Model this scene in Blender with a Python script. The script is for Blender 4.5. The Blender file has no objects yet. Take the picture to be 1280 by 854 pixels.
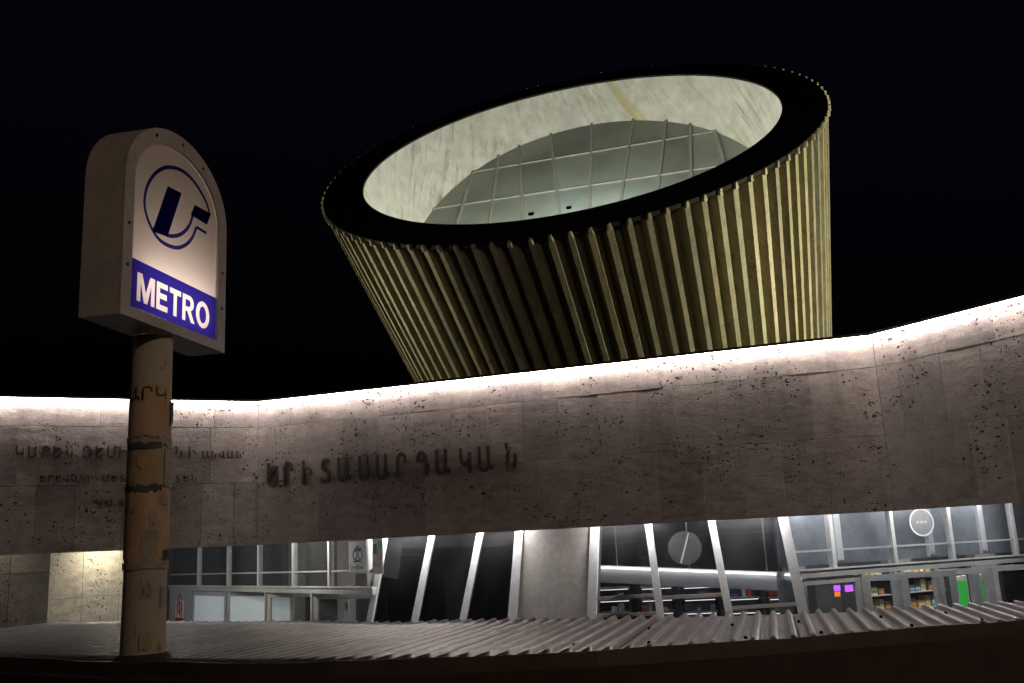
import bpy, math, random
import numpy as np
from mathutils import Matrix, Vector
random.seed(7)
sc = bpy.context.scene
COL = sc.collection
R_ = math.radians
# ------------------------------------------------------------------ camera
FPX, CX, CY = 1200.0, 640.0, 427.0
PITCH, ROLL = R_(12.2), R_(2.7)
EYE = np.array([0.0, 0.0, 1.65])
cF = np.array([0, math.cos(PITCH), math.sin(PITCH)])
_r0 = np.array([1.0, 0, 0]); _u0 = np.array([0, -math.sin(PITCH), math.cos(PITCH)])
cR = _r0*math.cos(ROLL) - _u0*math.sin(ROLL)
cU = _u0*math.cos(ROLL) + _r0*math.sin(ROLL)
cam = bpy.data.cameras.new('camera'); cam.sensor_width = 36.0; cam.lens = FPX*36/1280
cam.clip_start = 0.05; cam.clip_end = 2000
cam_o = bpy.data.objects.new('camera', cam); COL.objects.link(cam_o)
cam_o.matrix_world = Matrix(((cR[0], cU[0], -cF[0], EYE[0]), (cR[1], cU[1], -cF[1], EYE[1]), (cR[2], cU[2], -cF[2], EYE[2]), (0, 0, 0, 1)))
sc.camera = cam_o
# ------------------------------------------------------------------ sky (night) and exposure
world = bpy.data.worlds.new('World'); sc.world = world; world.use_nodes = True
wn = world.node_tree
bg = wn.nodes['Background']
skyt = wn.nodes.new('ShaderNodeTexSky'); skyt.sky_type = 'NISHITA'; skyt.sun_disc = False
skyt.sun_elevation = R_(-4.0); skyt.sun_rotation = R_(150); skyt.air_density = 1.0
tint = wn.nodes.new('ShaderNodeMix'); tint.data_type = 'RGBA'; tint.blend_type = 'MULTIPLY'; tint.inputs[0].default_value = 1.0; tint.inputs[7].default_value = (.75, .8, 1.7, 1)
wn.links.new(skyt.outputs[0], tint.inputs[6]); wn.links.new(tint.outputs[2], bg.inputs[0]); bg.inputs[1].default_value = 0.075
# a faint moon-like sun, high behind the street
sun = bpy.data.lights.new('moon', 'SUN'); sun.energy = 0.012; sun.angle = R_(0.5); sun.color = (1.0, 0.86, 0.72)
sun_o = bpy.data.objects.new('moon', sun); COL.objects.link(sun_o)
sun_o.location = (10, -12, 18)
sun_o.rotation_euler = Vector((-0.45, 0.75, -0.6)).to_track_quat('-Z', 'Y').to_euler()
sc.view_settings.view_transform = 'Standard'; sc.view_settings.look = 'None'
sc.view_settings.exposure = 0.0; sc.view_settings.gamma = 1.0
sc.view_settings.use_curve_mapping = False
cy = sc.cycles
cy.use_denoising = True
try: cy.denoiser = 'OPENIMAGEDENOISE'
except Exception: pass
cy.sample_clamp_indirect = 3.0; cy.max_bounces = 8; cy.transparent_max_bounces = 16; cy.caustics_reflective = False; cy.caustics_refractive = False
# ------------------------------------------------------------------ pixel helpers (photo 1280 x 854)
def ray(x, y): return cF + cR*(x-CX)/FPX - cU*(y-CY)/FPX
def at(x, y, depth): return EYE + ray(x, y)*depth           # depth along the view axis
def onz(x, y, z): r = ray(x, y); return EYE + r*((z-EYE[2])/r[2])
def onplane(x, y, P, n): r = ray(x, y); return EYE + r*(np.dot(np.asarray(P)-EYE, n)/np.dot(r, n))
def nrm(v): v = np.asarray(v, float); return v/np.linalg.norm(v)
# ------------------------------------------------------------------ material helpers
def mat(name, col=(.5, .5, .5), rough=.6, metal=0.0, emis=None, estr=0.0, spec=.5):
    m = bpy.data.materials.new(name); m.use_nodes = True
    b = m.node_tree.nodes['Principled BSDF']
    b.inputs['Base Color'].default_value = (*col, 1); b.inputs['Roughness'].default_value = rough
    b.inputs['Metallic'].default_value = metal; b.inputs['Specular IOR Level'].default_value = spec
    if emis: b.inputs['Emission Color'].default_value = (*emis, 1); b.inputs['Emission Strength'].default_value = estr
    return m
class NT:
    def __init__(s, m): s.t = m.node_tree; s.b = s.t.nodes.get('Principled BSDF')
    def n(s, typ, **k):
        o = s.t.nodes.new(typ)
        for a, v in k.items():
            if a.startswith('i_'): o.inputs[a[2:].replace('_', ' ')].default_value = v
            else: setattr(o, a, v)
        return o
    def l(s, a, b): s.t.links.new(a, b)
    def pos(s, scale=(1, 1, 1)):
        g = s.n('ShaderNodeNewGeometry'); mp = s.n('ShaderNodeMapping'); mp.inputs['Scale'].default_value = scale
        s.l(g.outputs['Position'], mp.inputs['Vector']); return mp.outputs[0]
    def noise(s, vec, scale, detail=4, rough=.55):
        o = s.n('ShaderNodeTexNoise'); o.inputs['Scale'].default_value = scale; o.inputs['Detail'].default_value = detail; o.inputs['Roughness'].default_value = rough
        s.l(vec, o.inputs['Vector']); return o.outputs[0]
    def ramp(s, fac, stops):
        o = s.n('ShaderNodeValToRGB'); e = o.color_ramp.elements
        while len(e) < len(stops): e.new(.5)
        for x, (p, c) in zip(e, stops): x.position = p; x.color = (*c, 1) if len(c) == 3 else c
        s.l(fac, o.inputs[0]); return o.outputs[0]
    def mix(s, fac, a, b, mode='MIX'):
        o = s.n('ShaderNodeMix', data_type='RGBA', blend_type=mode)
        for i, v in ((0, fac), (6, a), (7, b)):
            if hasattr(v, 'node'): s.l(v, o.inputs[i])
            else: o.inputs[i].default_value = v if i == 0 else (*v, 1)
        return o.outputs[2]
    def math(s, op, a, b=None):
        o = s.n('ShaderNodeMath', operation=op)
        for i, v in ((0, a), (1, b)):
            if v is None: continue
            if hasattr(v, 'node'): s.l(v, o.inputs[i])
            else: o.inputs[i].default_value = v
        return o.outputs[0]
    def bump(s, h, strength=.5, dist=.01):
        o = s.n('ShaderNodeBump'); o.inputs['Strength'].default_value = strength; o.inputs['Distance'].default_value = dist
        s.l(h, o.inputs['Height']); s.l(o.outputs[0], s.b.inputs['Normal'])
W3 = lambda v: (v, v, v)
def m_travertine(name, base, dark, pits=1.0, k=1.0):
    m = mat(name, base, .8, spec=.25); t = NT(m)
    p = t.pos(); ps = t.pos((1.0, 1.0, 2.1))
    big = t.noise(p, .9, 5, .6); mid = t.noise(ps, 3.2, 6, .65); fine = t.noise(ps, 26, 5, .7)
    rnd = t.n('ShaderNodeObjectInfo').outputs['Random']
    c = t.ramp(big, [(.3, dark), (.72, base)])
    c = t.mix(t.ramp(mid, [(.35, W3(0)), (.7, W3(1))]), c, [x*1.22 for x in base])
    c = t.mix(.55, c, t.ramp(fine, [(.3, W3(.45)), (.7, W3(1.2))]), 'MULTIPLY')
    c = t.mix(.8, c, t.ramp(rnd, [(0, (.74, .72, .73)), (.5, (.92, .90, .90)), (1, (1.1, 1.07, 1.04))]), 'MULTIPLY')
    # long water stains running down the slabs
    st = t.noise(t.pos((2.2, 2.2, .4)), 1.6, 6, .65)
    c = t.mix(t.math('MULTIPLY', t.ramp(st, [(.52, W3(0)), (.75, W3(1))]), .33), c, (.075, .058, .05))
    # travertine cavities: clusters of small deep pits
    cl = t.ramp(t.noise(p, 1.15, 3, .5), [(.42, W3(0)), (.6, W3(1))])
    # distorted cells, each with its own hole size
    ds = t.n('ShaderNodeVectorMath', operation='MULTIPLY_ADD'); nz = t.n('ShaderNodeTexNoise'); nz.inputs['Scale'].default_value = 9; nz.inputs['Detail'].default_value = 3
    t.l(p, nz.inputs['Vector']); t.l(nz.outputs['Color'], ds.inputs[0]); ds.inputs[1].default_value = (.16, .16, .10); t.l(t.pos((1, 1, 1.15)), ds.inputs[2])
    def holes(scale, big):
        vo = t.n('ShaderNodeTexVoronoi'); vo.inputs['Scale'].default_value = scale; t.l(ds.outputs[0], vo.inputs['Vector'])
        sx = t.n('ShaderNodeSeparateColor'); t.l(vo.outputs['Color'], sx.inputs[0])
        rad = t.math('MULTIPLY', t.math('POWER', sx.outputs[0], 3.0), t.math('ADD', t.math('MULTIPLY', cl, big), big*.28))
        return t.math('SUBTRACT', rad, vo.outputs['Distance'])
    dpt = t.math('MAXIMUM', holes(10.0, .29), holes(20.0, .40))
    pit = t.math('MULTIPLY', t.math('GREATER_THAN', dpt, 0.0), pits)
    soft = t.n('ShaderNodeMapRange'); soft.inputs[1].default_value = -.06; soft.inputs[2].default_value = .10
    t.l(dpt, soft.inputs[0])
    c = t.mix(t.math('MULTIPLY', pit, .85), c, (.018, .014, .012))  # dirt and the inner shade of the pits painted near black
    t.l(c, t.b.inputs['Base Color'])
    h = t.math('ADD', t.math('MULTIPLY', fine, .35), t.math('MULTIPLY', soft.outputs[0], -1.6*pits))
    h = t.math('ADD', h, t.math('MULTIPLY', mid, 1.3*k))
    t.bump(h, .85, .02); return m
def m_noisy(name, a, b, scale=6, rough=.6, metal=0, bump=.2, stretch=(1, 1, 1), r2=None, spec=.5, dist=.01):
    m = mat(name, a, rough, metal, spec=spec); t = NT(m); p = t.pos(stretch)
    n = t.noise(p, scale, 6, .6); f = t.noise(p, scale*7, 4, .6)
    c = t.ramp(n, [(.3, a), (.7, b)]); c = t.mix(.4, c, t.ramp(f, [(.3, W3(.6)), (.7, W3(1.15))]), 'MULTIPLY')
    t.l(c, t.b.inputs['Base Color'])
    if r2: t.l(t.ramp(f, [(.3, W3(rough)), (.7, W3(r2))]), t.b.inputs['Roughness'])
    if bump: t.bump(t.math('ADD', f, n), bump, dist)
    return m
def m_glass(name, tint=(.93, .94, .95), dirt=.05, f0=.08, rough=.02):
    m = bpy.data.materials.new(name); m.use_nodes = True; t = NT(m); nt = m.node_tree; nt.nodes.remove(t.b)
    out = nt.nodes['Material Output']
    tr = t.n('ShaderNodeBsdfTransparent'); tr.inputs[0].default_value = (*tint, 1)
    gl = t.n('ShaderNodeBsdfGlossy'); gl.inputs['Roughness'].default_value = rough
    df = t.n('ShaderNodeBsdfDiffuse'); df.inputs[0].default_value = (.5, .5, .5, 1)
    fr = t.n('ShaderNodeLayerWeight'); fr.inputs[0].default_value = .5
    fa = t.math('ADD', t.math('MULTIPLY', t.math('POWER', fr.outputs['Facing'], 4.0), .6), f0*.5)
    m1 = t.n('ShaderNodeMixShader'); t.l(fa, m1.inputs[0]); t.l(tr.outputs[0], m1.inputs[1]); t.l(gl.outputs[0], m1.inputs[2])
    d = t.math('MULTIPLY', t.ramp(t.noise(t.pos((1, 1, .5)), 1.7, 5), [(.3, W3(.3)), (.7, W3(1))]), dirt)
    m2 = t.n('ShaderNodeMixShader'); t.l(d, m2.inputs[0]); t.l(m1.outputs[0], m2.inputs[1]); t.l(df.outputs[0], m2.inputs[2])
    t.l(m2.outputs[0], out.inputs[0]); return m
def m_film(name, col):
    m = bpy.data.materials.new(name); m.use_nodes = True; t = NT(m); nt = m.node_tree; nt.nodes.remove(t.b)
    tr = t.n('ShaderNodeBsdfTransparent'); tr.inputs[0].default_value = (*col, 1)
    gl = t.n('ShaderNodeBsdfDiffuse'); gl.inputs[0].default_value = (*[min(1, c*.6+.004) for c in col], 1)
    mx = t.n('ShaderNodeMixShader'); mx.inputs[0].default_value = .12
    t.l(tr.outputs[0], mx.inputs[1]); t.l(gl.outputs[0], mx.inputs[2]); t.l(mx.outputs[0], nt.nodes['Material Output'].inputs[0]); return m
def m_emit(name, col, s):
    m = mat(name, (.02, .02, .02), .5); b = m.node_tree.nodes['Principled BSDF']
    b.inputs['Emission Color'].default_value = (*col, 1); b.inputs['Emission Strength'].default_value = s; return m
M = {}
M['trav'] = m_travertine('travertine', (.41, .35, .315), (.265, .22, .197))
M['trav2'] = m_travertine('travertine_lower', (.40, .36, .30), (.28, .245, .21), .8)
M['patch'] = m_noisy('pale_render', (.30, .26, .235), (.44, .385, .35), 7, .85, 0, .35)
M['mortar'] = m_noisy('joint_mortar', (.06, .05, .045), (.10, .085, .075), 20, .95)
M['letter'] = m_noisy('dark_bronze', (.045, .036, .031), (.075, .06, .051), 18, .6, .2)
M['conc'] = m_noisy('station_concrete', (.2, .19, .18), (.28, .27, .26), 3, .9)
M['dark'] = m_noisy('dark_coping', (.03, .028, .027), (.05, .047, .045), 9, .7)
M['led'] = m_emit('led_strip_light', (1.0, .935, .925), 58)
M['rib'] = m_noisy('ribbed_cladding', (.32, .30, .19), (.48, .45, .32), 2.2, .58, .25, .3, (2.2, 2.2, .28), None, .4, .02)
m = M['rib']; t = NT(m); bc = t.b.inputs['Base Color'].links[0].from_socket
r1 = t.noise(t.pos((5, 5, .5)), 2.6, 6, .7); r2 = t.noise(t.pos((9, 9, 5)), 3.0, 4, .6)
c = t.mix(t.ramp(r1, [(.54, W3(0)), (.70, W3(.8))]), bc, (.15, .10, .045)); c = t.mix(t.ramp(r2, [(.66, W3(0)), (.72, W3(.85))]), c, (.05, .04, .025))
c = t.mix(.75, c, t.ramp(t.n('ShaderNodeObjectInfo').outputs['Random'], [(0, (.68, .68, .72)), (.5, (.95, .93, .9)), (1, (1.2, 1.15, 1.0))]), 'MULTIPLY'); t.l(c, t.b.inputs['Base Color'])
M['cone'] = m_noisy('drum_shell', (.21, .195, .115), (.30, .28, .17), 2, .7)
M['rim'] = m_noisy('black_rim', (.014, .012, .011), (.024, .021, .019), 3, .7, spec=.2)
M['alu'] = m_noisy('aluminium_frame', (.62, .61, .60), (.74, .73, .72), 5, .38, .25, .06)
M['bar'] = m_noisy('grey_glazing_bar', (.30, .30, .26), (.42, .42, .37), 3, .55, .1, .06)
M['alu_dark'] = m_noisy('grey_door_frame', (.40, .40, .39), (.50, .50, .49), 5, .45, .15, .06)
M['galv'] = m_noisy('galvanised_sheet', (.17, .15, .14), (.33, .30, .28), 2.6, .28, .85, 0, (1, 1, 1), None)
m = M['galv']; t = NT(m); bc = t.b.inputs['Base Color'].links[0].from_socket
d1 = t.noise(t.pos(), 1.4, 6, .7); d2 = t.noise(t.pos(), 5, 3, .6)
c = t.mix(t.ramp(d1, [(.52, W3(0)), (.72, W3(.6))]), bc, (.10, .082, .07)); c = t.mix(t.ramp(d2, [(.62, W3(0)), (.74, W3(.5))]), c, (.13, .075, .045)); t.l(c, t.b.inputs['Base Color'])
t.l(t.ramp(d1, [(.45, W3(.92)), (.72, W3(.6))]), t.b.inputs['Metallic'])
M['flash'] = m_noisy('brown_flashing', (.12, .09, .075), (.18, .14, .12), 4, .42, .5, .1)
M['screw'] = mat('dark_screw', (.02, .018, .016), .5, .5)
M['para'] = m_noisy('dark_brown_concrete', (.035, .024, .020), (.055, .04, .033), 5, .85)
M['pole'] = None
M['paving'] = m_noisy('paving', (.10, .095, .09), (.15, .14, .135), 3, .85)
M['asph'] = m_noisy('asphalt', (.04, .04, .04), (.06, .058, .056), 30, .9)
M['glass'] = m_glass('window_glass')
M['glass_dark'] = m_glass('tinted_glass', (.50, .51, .53), .03, .08)
M['frosted'] = mat('white_glow_pane', (.62, .68, .7), .35, 0, (.75, .88, .95), .14)  # even glow added in place of light reflected by the white panes
M['glass_black'] = m_glass('near_black_glass', (.16, .16, .17), .02, .09)
M['granite'] = m_noisy('granite_pier', (.30, .27, .245), (.42, .38, .345), 9, .55, 0, .08)
M['soffit'] = m_noisy('grey_soffit', (.10, .10, .10), (.15, .15, .148), 3, .8)
M['hall_wall'] = m_noisy('hall_wall', (.32, .31, .3), (.42, .41, .4), 2, .6)
M['bulk'] = m_noisy('blue_grey_bulkhead', (.15, .165, .19), (.27, .285, .31), 1.1, .5)
M['hall_dark'] = m_noisy('hall_dark_wall', (.10, .105, .115), (.15, .155, .165), 1.3, .6)
M['tube'] = m_emit('fluorescent_tube', (.97, .98, 1.0), 135)
M['tube_strong'] = m_emit('bright_tube', (.98, .98, 1.0), 330)
M['glint_strip'] = m_emit('glint_strip', (1, .95, .88), 4)  # glow added for city-light glints mirrored in the panes
M['shop_lamp'] = m_emit('shop_lamp', (1, .97, .9), 110)
M['tube_in'] = m_emit('indoor_tube', (.97, .98, 1.0), 14)
M['hall_lamp'] = m_emit('hall_lamp', (1.0, .96, .9), 38)
M['white'] = mat('white_paint', (.75, .75, .74), .5)
M['blackp'] = mat('black_paint', (.015, .015, .018), .5)
M['red'] = mat('red_print', (.45, .02, .02), .5)
M['paper'] = mat('white_paper', (.72, .73, .76), .8)
M['greenp'] = mat('green_print', (.08, .2, .07), .6)
M['ink'] = mat('ink_navy', (.015, .02, .06), .7)
M['green'] = m_emit('green_lightbox', (.03, .62, .06), .55)
M['purple'] = m_emit('purple_screen', (.36, .07, 1.0), 2.4)
M['orange'] = m_emit('orange_screen', (1.0, .22, .03), 1.2)
# drum lining: pale marble with streaks that follow the slope of the tube
m = mat('drum_lining', (.62, .61, .54), .55); t = NT(m)
uv = t.n('ShaderNodeUVMap'); uv.uv_map = 'UVMap'
mp = t.n('ShaderNodeMapping'); mp.inputs['Scale'].default_value = (95, 1.5, 1); t.l(uv.outputs[0], mp.inputs[0])
mp2 = t.n('ShaderNodeMapping'); mp2.inputs['Scale'].default_value = (26, 1.2, 1); t.l(uv.outputs[0], mp2.inputs[0])
s1 = t.noise(mp.outputs[0], 1.6, 8, .72); s2 = t.noise(mp2.outputs[0], 1.2, 6, .65); s3 = t.noise(t.pos(), .55, 4, .6)
c = t.ramp(t.noise(t.pos(), 2.3, 6, .6), [(.3, (.52, .52, .46)), (.7, (.74, .73, .65))])
c = t.mix(t.math('MULTIPLY', t.ramp(s1, [(.5, W3(0)), (.66, W3(1))]), t.ramp(s3, [(.44, W3(.0)), (.62, W3(.75))])), c, (.17, .15, .105))
c = t.mix(t.ramp(s2, [(.52, W3(0)), (.70, W3(.6))]), c, (.37, .38, .37))
mp3 = t.n('ShaderNodeMapping'); mp3.inputs['Scale'].default_value = (24, .45, 1); t.l(uv.outputs[0], mp3.inputs[0])
c = t.mix(t.ramp(t.noise(mp3.outputs[0], 1.3, 3, .5), [(.62, W3(0)), (.68, W3(.85))]), c, (.50, .44, .18))
t.l(c, t.b.inputs['Base Color']); t.bump(s1, .15, .02); M['lining'] = m
m = mat('frosted_skylight_glass', (.20, .215, .175), .28, 0, spec=.6); t = NT(m)
c = t.ramp(t.noise(t.pos(), .8, 4), [(.3, (.25, .27, .22)), (.7, (.42, .44, .37))]); c = t.mix(.6, c, t.ramp(t.n('ShaderNodeObjectInfo').outputs['Random'], [(0, W3(.62)), (1, W3(1.25))]), 'MULTIPLY')
t.l(c, t.b.inputs['Base Color']); M['frost'] = m; t.b.inputs['Roughness'].default_value = .14
tl = t.n('ShaderNodeBsdfTranslucent'); tl.inputs[0].default_value = (.62, .68, .66, 1); mx = t.n('ShaderNodeMixShader'); mx.inputs[0].default_value = .4
t.l(t.b.outputs[0], mx.inputs[1]); t.l(tl.outputs[0], mx.inputs[2]); t.l(mx.outputs[0], m.node_tree.nodes['Material Output'].inputs[0])
# sign pole: stained painted pipe
m = mat('stained_pole', (.3, .24, .19), .75, spec=.3); t = NT(m); p = t.pos((1, 1, .55))
n1 = t.noise(p, 3.2, 6, .6); n2 = t.noise(p, 15, 5, .65)
c = t.ramp(n1, [(.32, (.36, .31, .265)), (.52, (.50, .44, .38)), (.7, (.54, .41, .29))])
c = t.mix(t.ramp(n2, [(.56, W3(0)), (.68, W3(.8))]), c, (.26, .14, .07)); t.l(c, t.b.inputs['Base Color']); t.bump(n2, .3, .006); M['pole'] = m
def m_paper(name, a, b):
    return m_noisy(name, a, b, 14, .85, 0, .35, (1, 1, .6))
M['paper_orange'] = m_paper('aged_orange_paper', (.56, .33, .18), (.68, .52, .38))
M['paper_grey'] = m_paper('aged_grey_paper', (.36, .32, .27), (.5, .46, .4))
M['paper_yellow'] = m_paper('aged_yellow_paper', (.42, .34, .16), (.54, .44, .27))
M['paper_dark'] = m_paper('dark_torn_paper', (.055, .07, .075), (.13, .13, .125))
M['signbox'] = m_noisy('sign_box_paint', (.40, .35, .31), (.52, .465, .42), 3, .5, 0, .08)
M['panel'] = None
# ------------------------------------------------------------------ mesh and object helpers
def tag(o, label=None, cat=None, group=None, kind=None):
    if label: o['label'] = label
    if cat: o['category'] = cat
    if group: o['group'] = group
    if kind: o['kind'] = kind
    return o
def thing(name, loc, label, cat, group=None):
    o = bpy.data.objects.new(name, None); o.empty_display_size = .2; o.location = [float(x) for x in loc]; COL.objects.link(o)
    return tag(o, label, cat, group)
def wloc(o):
    v = Vector((0, 0, 0))
    while o: v += o.location; o = o.parent
    return v
def link(name, me, m, parent=None, smooth=False):
    o = bpy.data.objects.new(name, me); COL.objects.link(o)
    if m is not None: me.materials.append(M[m] if isinstance(m, str) else m)
    if smooth:
        for p in me.polygons: p.use_smooth = True
    if parent: o.parent = parent; o.location = -wloc(parent)     # mesh data are in world coordinates
    return o
def mesh(name, V, Fc, m, parent=None, smooth=False):
    V = [tuple(float(c) for c in v) for v in V]
    # keep the origin in the middle of the mesh
    c = np.mean(np.array(V), 0); V = [tuple(np.array(v)-c) for v in V]
    me = bpy.data.meshes.new(name); me.from_pydata(V, [], Fc); me.update()
    o = link(name, me, m, parent, smooth)
    o.location = Vector(c) + (o.location if parent else Vector((0, 0, 0))); return o
class MB:
    def __init__(s): s.V = []; s.F = []
    def add(s, V, Fc): k = len(s.V); s.V += [tuple(v) for v in V]; s.F += [[i+k for i in f] for f in Fc]; return s
    def hexa(s, P):  # 8 points: bottom ring 4, top ring 4
        return s.add(P, [[3, 2, 1, 0], [4, 5, 6, 7], [0, 1, 5, 4], [1, 2, 6, 5], [2, 3, 7, 6], [3, 0, 4, 7]])
    def box(s, fr, s0, s1, z0, z1, n0, n1):
        P = [fr.p(a, z, n) for z in (z0, z1) for a, n in ((s0, n1), (s1, n1), (s1, n0), (s0, n0))]
        return s.hexa(P)
    def bar(s, A, B, w, h, up=(0, 0, 1)):  # bar from A to B
        A = np.asarray(A, float); B = np.asarray(B, float); d = nrm(B-A); x = nrm(np.cross(d, up)); y = np.cross(x, d)
        P = [Q + x*a*w/2 + y*b*h/2 for Q in (A, B) for a, b in ((-1, -1), (1, -1), (1, 1), (-1, 1))]
        return s.hexa(P)
    def tube(s, pts, r, seg=12, caps=True):
        rings = []
        pts = [np.asarray(p, float) for p in pts]; rr = r if isinstance(r, (list, tuple)) else [r]*len(pts)
        for i, p in enumerate(pts):
            d = nrm((pts[min(i+1, len(pts)-1)]-pts[max(i-1, 0)])); a = np.array([1, 0, 0]) if abs(d[0]) < .9 else np.array([0, 1, 0])
            x = nrm(np.cross(d, a)); y = np.cross(d, x)
            rings.append([p + rr[i]*(x*math.cos(2*math.pi*k/seg)+y*math.sin(2*math.pi*k/seg)) for k in range(seg)])
        V = [v for g in rings for v in g]; Fc = []
        for i in range(len(pts)-1):
            for k in range(seg): Fc.append([i*seg+k, i*seg+(k+1) % seg, (i+1)*seg+(k+1) % seg, (i+1)*seg+k])
        if caps: Fc.append(list(range(seg))[::-1]); Fc.append([(len(pts)-1)*seg+k for k in range(seg)])
        return s.add(V, Fc)
    def build(s, name, m, parent=None, smooth=False): return mesh(name, s.V, s.F, m, parent, smooth)
class Frame:   # an upright (or tilted) wall frame: s along, z up, n out towards the street
    def __init__(f, O, S, Z=(0, 0, 1), N=None):
        f.O = np.asarray(O, float); f.S = nrm(S); f.Z = nrm(Z)
        f.N = nrm(np.cross(f.S, f.Z)) if N is None else nrm(N)
    def p(f, s, z, n=0): return f.O + f.S*s + f.Z*z + f.N*n
    def px(f, x, y, n=0):   # pixel to (s, z) on the plane n
        P = onplane(x, y, f.O+f.N*n, f.N) - f.O
        return float(P@f.S), float(P@f.Z)
def disc(fr, s, z, r, n0, n1, seg=28, r0=0.0):
    mb = MB(); V = []
    for n in (n0, n1):
        for rad in ([r, r0] if r0 else [r]):
            V += [fr.p(s+rad*math.cos(2*math.pi*k/seg), z+rad*math.sin(2*math.pi*k/seg), n) for k in range(seg)]
    Fc = []
    if r0:
        for k in range(seg):
            j = (k+1) % seg
            Fc += [[k, j, seg+j, seg+k][::-1], [2*seg+k, 2*seg+j, 3*seg+j, 3*seg+k], [k, j, 2*seg+j, 2*seg+k], [seg+k, seg+j, 3*seg+j, 3*seg+k][::-1]]
    else:
        Fc = [list(range(seg))[::-1], [seg+k for k in range(seg)]] + [[k, (k+1) % seg, seg+(k+1) % seg, seg+k] for k in range(seg)]
    return mb.add(V, Fc)
def prism(fr, poly, n0, n1):
    k = len(poly); mb = MB()
    V = [fr.p(s, z, n0) for s, z in poly] + [fr.p(s, z, n1) for s, z in poly]
    return mb.add(V, [list(range(k))[::-1], [k+i for i in range(k)]] + [[i, (i+1) % k, k+(i+1) % k, k+i] for i in range(k)])
def glyph(txt, size=1.0, extrude=0.0, offset=0.0, align='CENTER'):
    cu = bpy.data.curves.new('glyph', 'FONT'); cu.body = txt; cu.size = size; cu.extrude = extrude; cu.offset = offset; cu.align_x = align; cu.resolution_u = 4
    o = bpy.data.objects.new('glyph', cu); COL.objects.link(o)
    dg = bpy.context.evaluated_depsgraph_get()
    me = bpy.data.meshes.new_from_object(o.evaluated_get(dg)); bpy.data.objects.remove(o); bpy.data.curves.remove(cu)
    V = np.array([v.co[:] for v in me.vertices]) if len(me.vertices) else np.zeros((0, 3)); Fc = [list(p.vertices) for p in me.polygons]; bpy.data.meshes.remove(me)
    return V, Fc
def clip(poly, a, b, c):   # keep a*x+b*y+c >= 0
    out = []
    for i in range(len(poly)):
        P, Q = poly[i], poly[(i+1) % len(poly)]; dp = a*P[0]+b*P[1]+c; dq = a*Q[0]+b*Q[1]+c
        if dp >= 0: out.append(P)
        if dp*dq < 0: t_ = dp/(dp-dq); out.append((P[0]+(Q[0]-P[0])*t_, P[1]+(Q[1]-P[1])*t_))
    return out
def spot(name, loc, target, power, angle, col, blend=.6, size=.08, parent=None):
    l = bpy.data.lights.new(name, 'SPOT'); l.energy = power; l.spot_size = R_(angle); l.spot_blend = blend; l.color = col; l.shadow_soft_size = size
    o = bpy.data.objects.new(name, l); COL.objects.link(o)
    d = Vector([float(x) for x in np.asarray(target, float)-np.asarray(loc, float)])
    o.rotation_euler = d.to_track_quat('-Z', 'Y').to_euler(); o.location = Vector([float(x) for x in loc])
    if parent: o.parent = parent; o.location -= wloc(parent)
    return o
def box_obj(name, x0, x1, y0, y1, z0, z1, m, parent=None):
    P = [(x, y, z) for z in (z0, z1) for x, y in ((x0, y0), (x1, y0), (x1, y1), (x0, y1))]
    return MB().hexa(P).build(name, m, parent)
EZ = EYE[2]
ZB, ZT = EZ+.32, EZ+3.2       # bottom and top of the stone parapet
ZFL = -1.35                   # sunken forecourt
ZTR = EZ-.60                  # top of the door transom
ZROOF = EZ-.55                # sheet-metal roof in the foreground
# ================================================================== the setting
tag(MB().add([(-400, -400, -1.5), (400, -400, -1.5), (400, 400, -1.5), (-400, 400, -1.5)], [[0, 1, 2, 3]]).build('ground', 'asph'), kind='structure')
NEAR_PX = [(-420, 806), (-200, 817), (0, 828), (150, 835), (300, 837), (440, 834.5), (540, 831), (760, 821), (1000, 804), (1280, 782), (1500, 763), (1700, 744)]
NEAR = [onz(x, y, ZROOF) for x, y in NEAR_PX]
FAR_PX = [(-500, 777), (0, 776.5), (200, 776.5), (480, 777), (640, 775), (740, 772), (1000, 765), (1100, 760.5), (1280, 752), (1700, 731)]
FAR = [onz(x, y+4, ZROOF) for x, y in FAR_PX]
# raised street pavement behind the curved retaining wall
V = [(p[0], p[1]-.16, 0) for p in NEAR] + [(p[0], -30, 0) for p in NEAR]; k = len(NEAR)
V[0] = (-60, V[0][1], 0); V[k] = (-60, -30, 0); V[k-1] = (60, V[k-1][1], 0); V[2*k-1] = (60, -30, 0)
tag(MB().add(V, [[k+i, k+i+1, i+1, i] for i in range(k-1)]).build('pavement', 'paving'), kind='structure')
tag(box_obj('forecourt', -40, 40, 7.6, 45, -1.49, ZFL, 'paving'), kind='structure')
# ================================================================== stone parapet with light strip
B1, B2 = onz(323, 504, ZT), onz(1090, 421, ZT)
dl = nrm(onz(0, 498, ZT)-B1); dr = nrm(onz(1280, 373, ZT)-B2)
B0, B3 = B1+dl*9.0, B2+dr*8.0
BP = [np.array([p[0], p[1], 0]) for p in (B0, B1, B2, B3)]
par = thing('stone_parapet', (*(BP[1][:2]*.5+BP[2][:2]*.5), ZB), 'long pitted travertine parapet of big slabs with a white light strip along its top', 'parapet')
H = ZT-ZB; WF = []
for i in range(3):
    fr = Frame((*BP[i][:2], ZB), BP[i+1]-BP[i]); L = np.linalg.norm(BP[i+1]-BP[i]); WF.append((fr, L))
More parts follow.
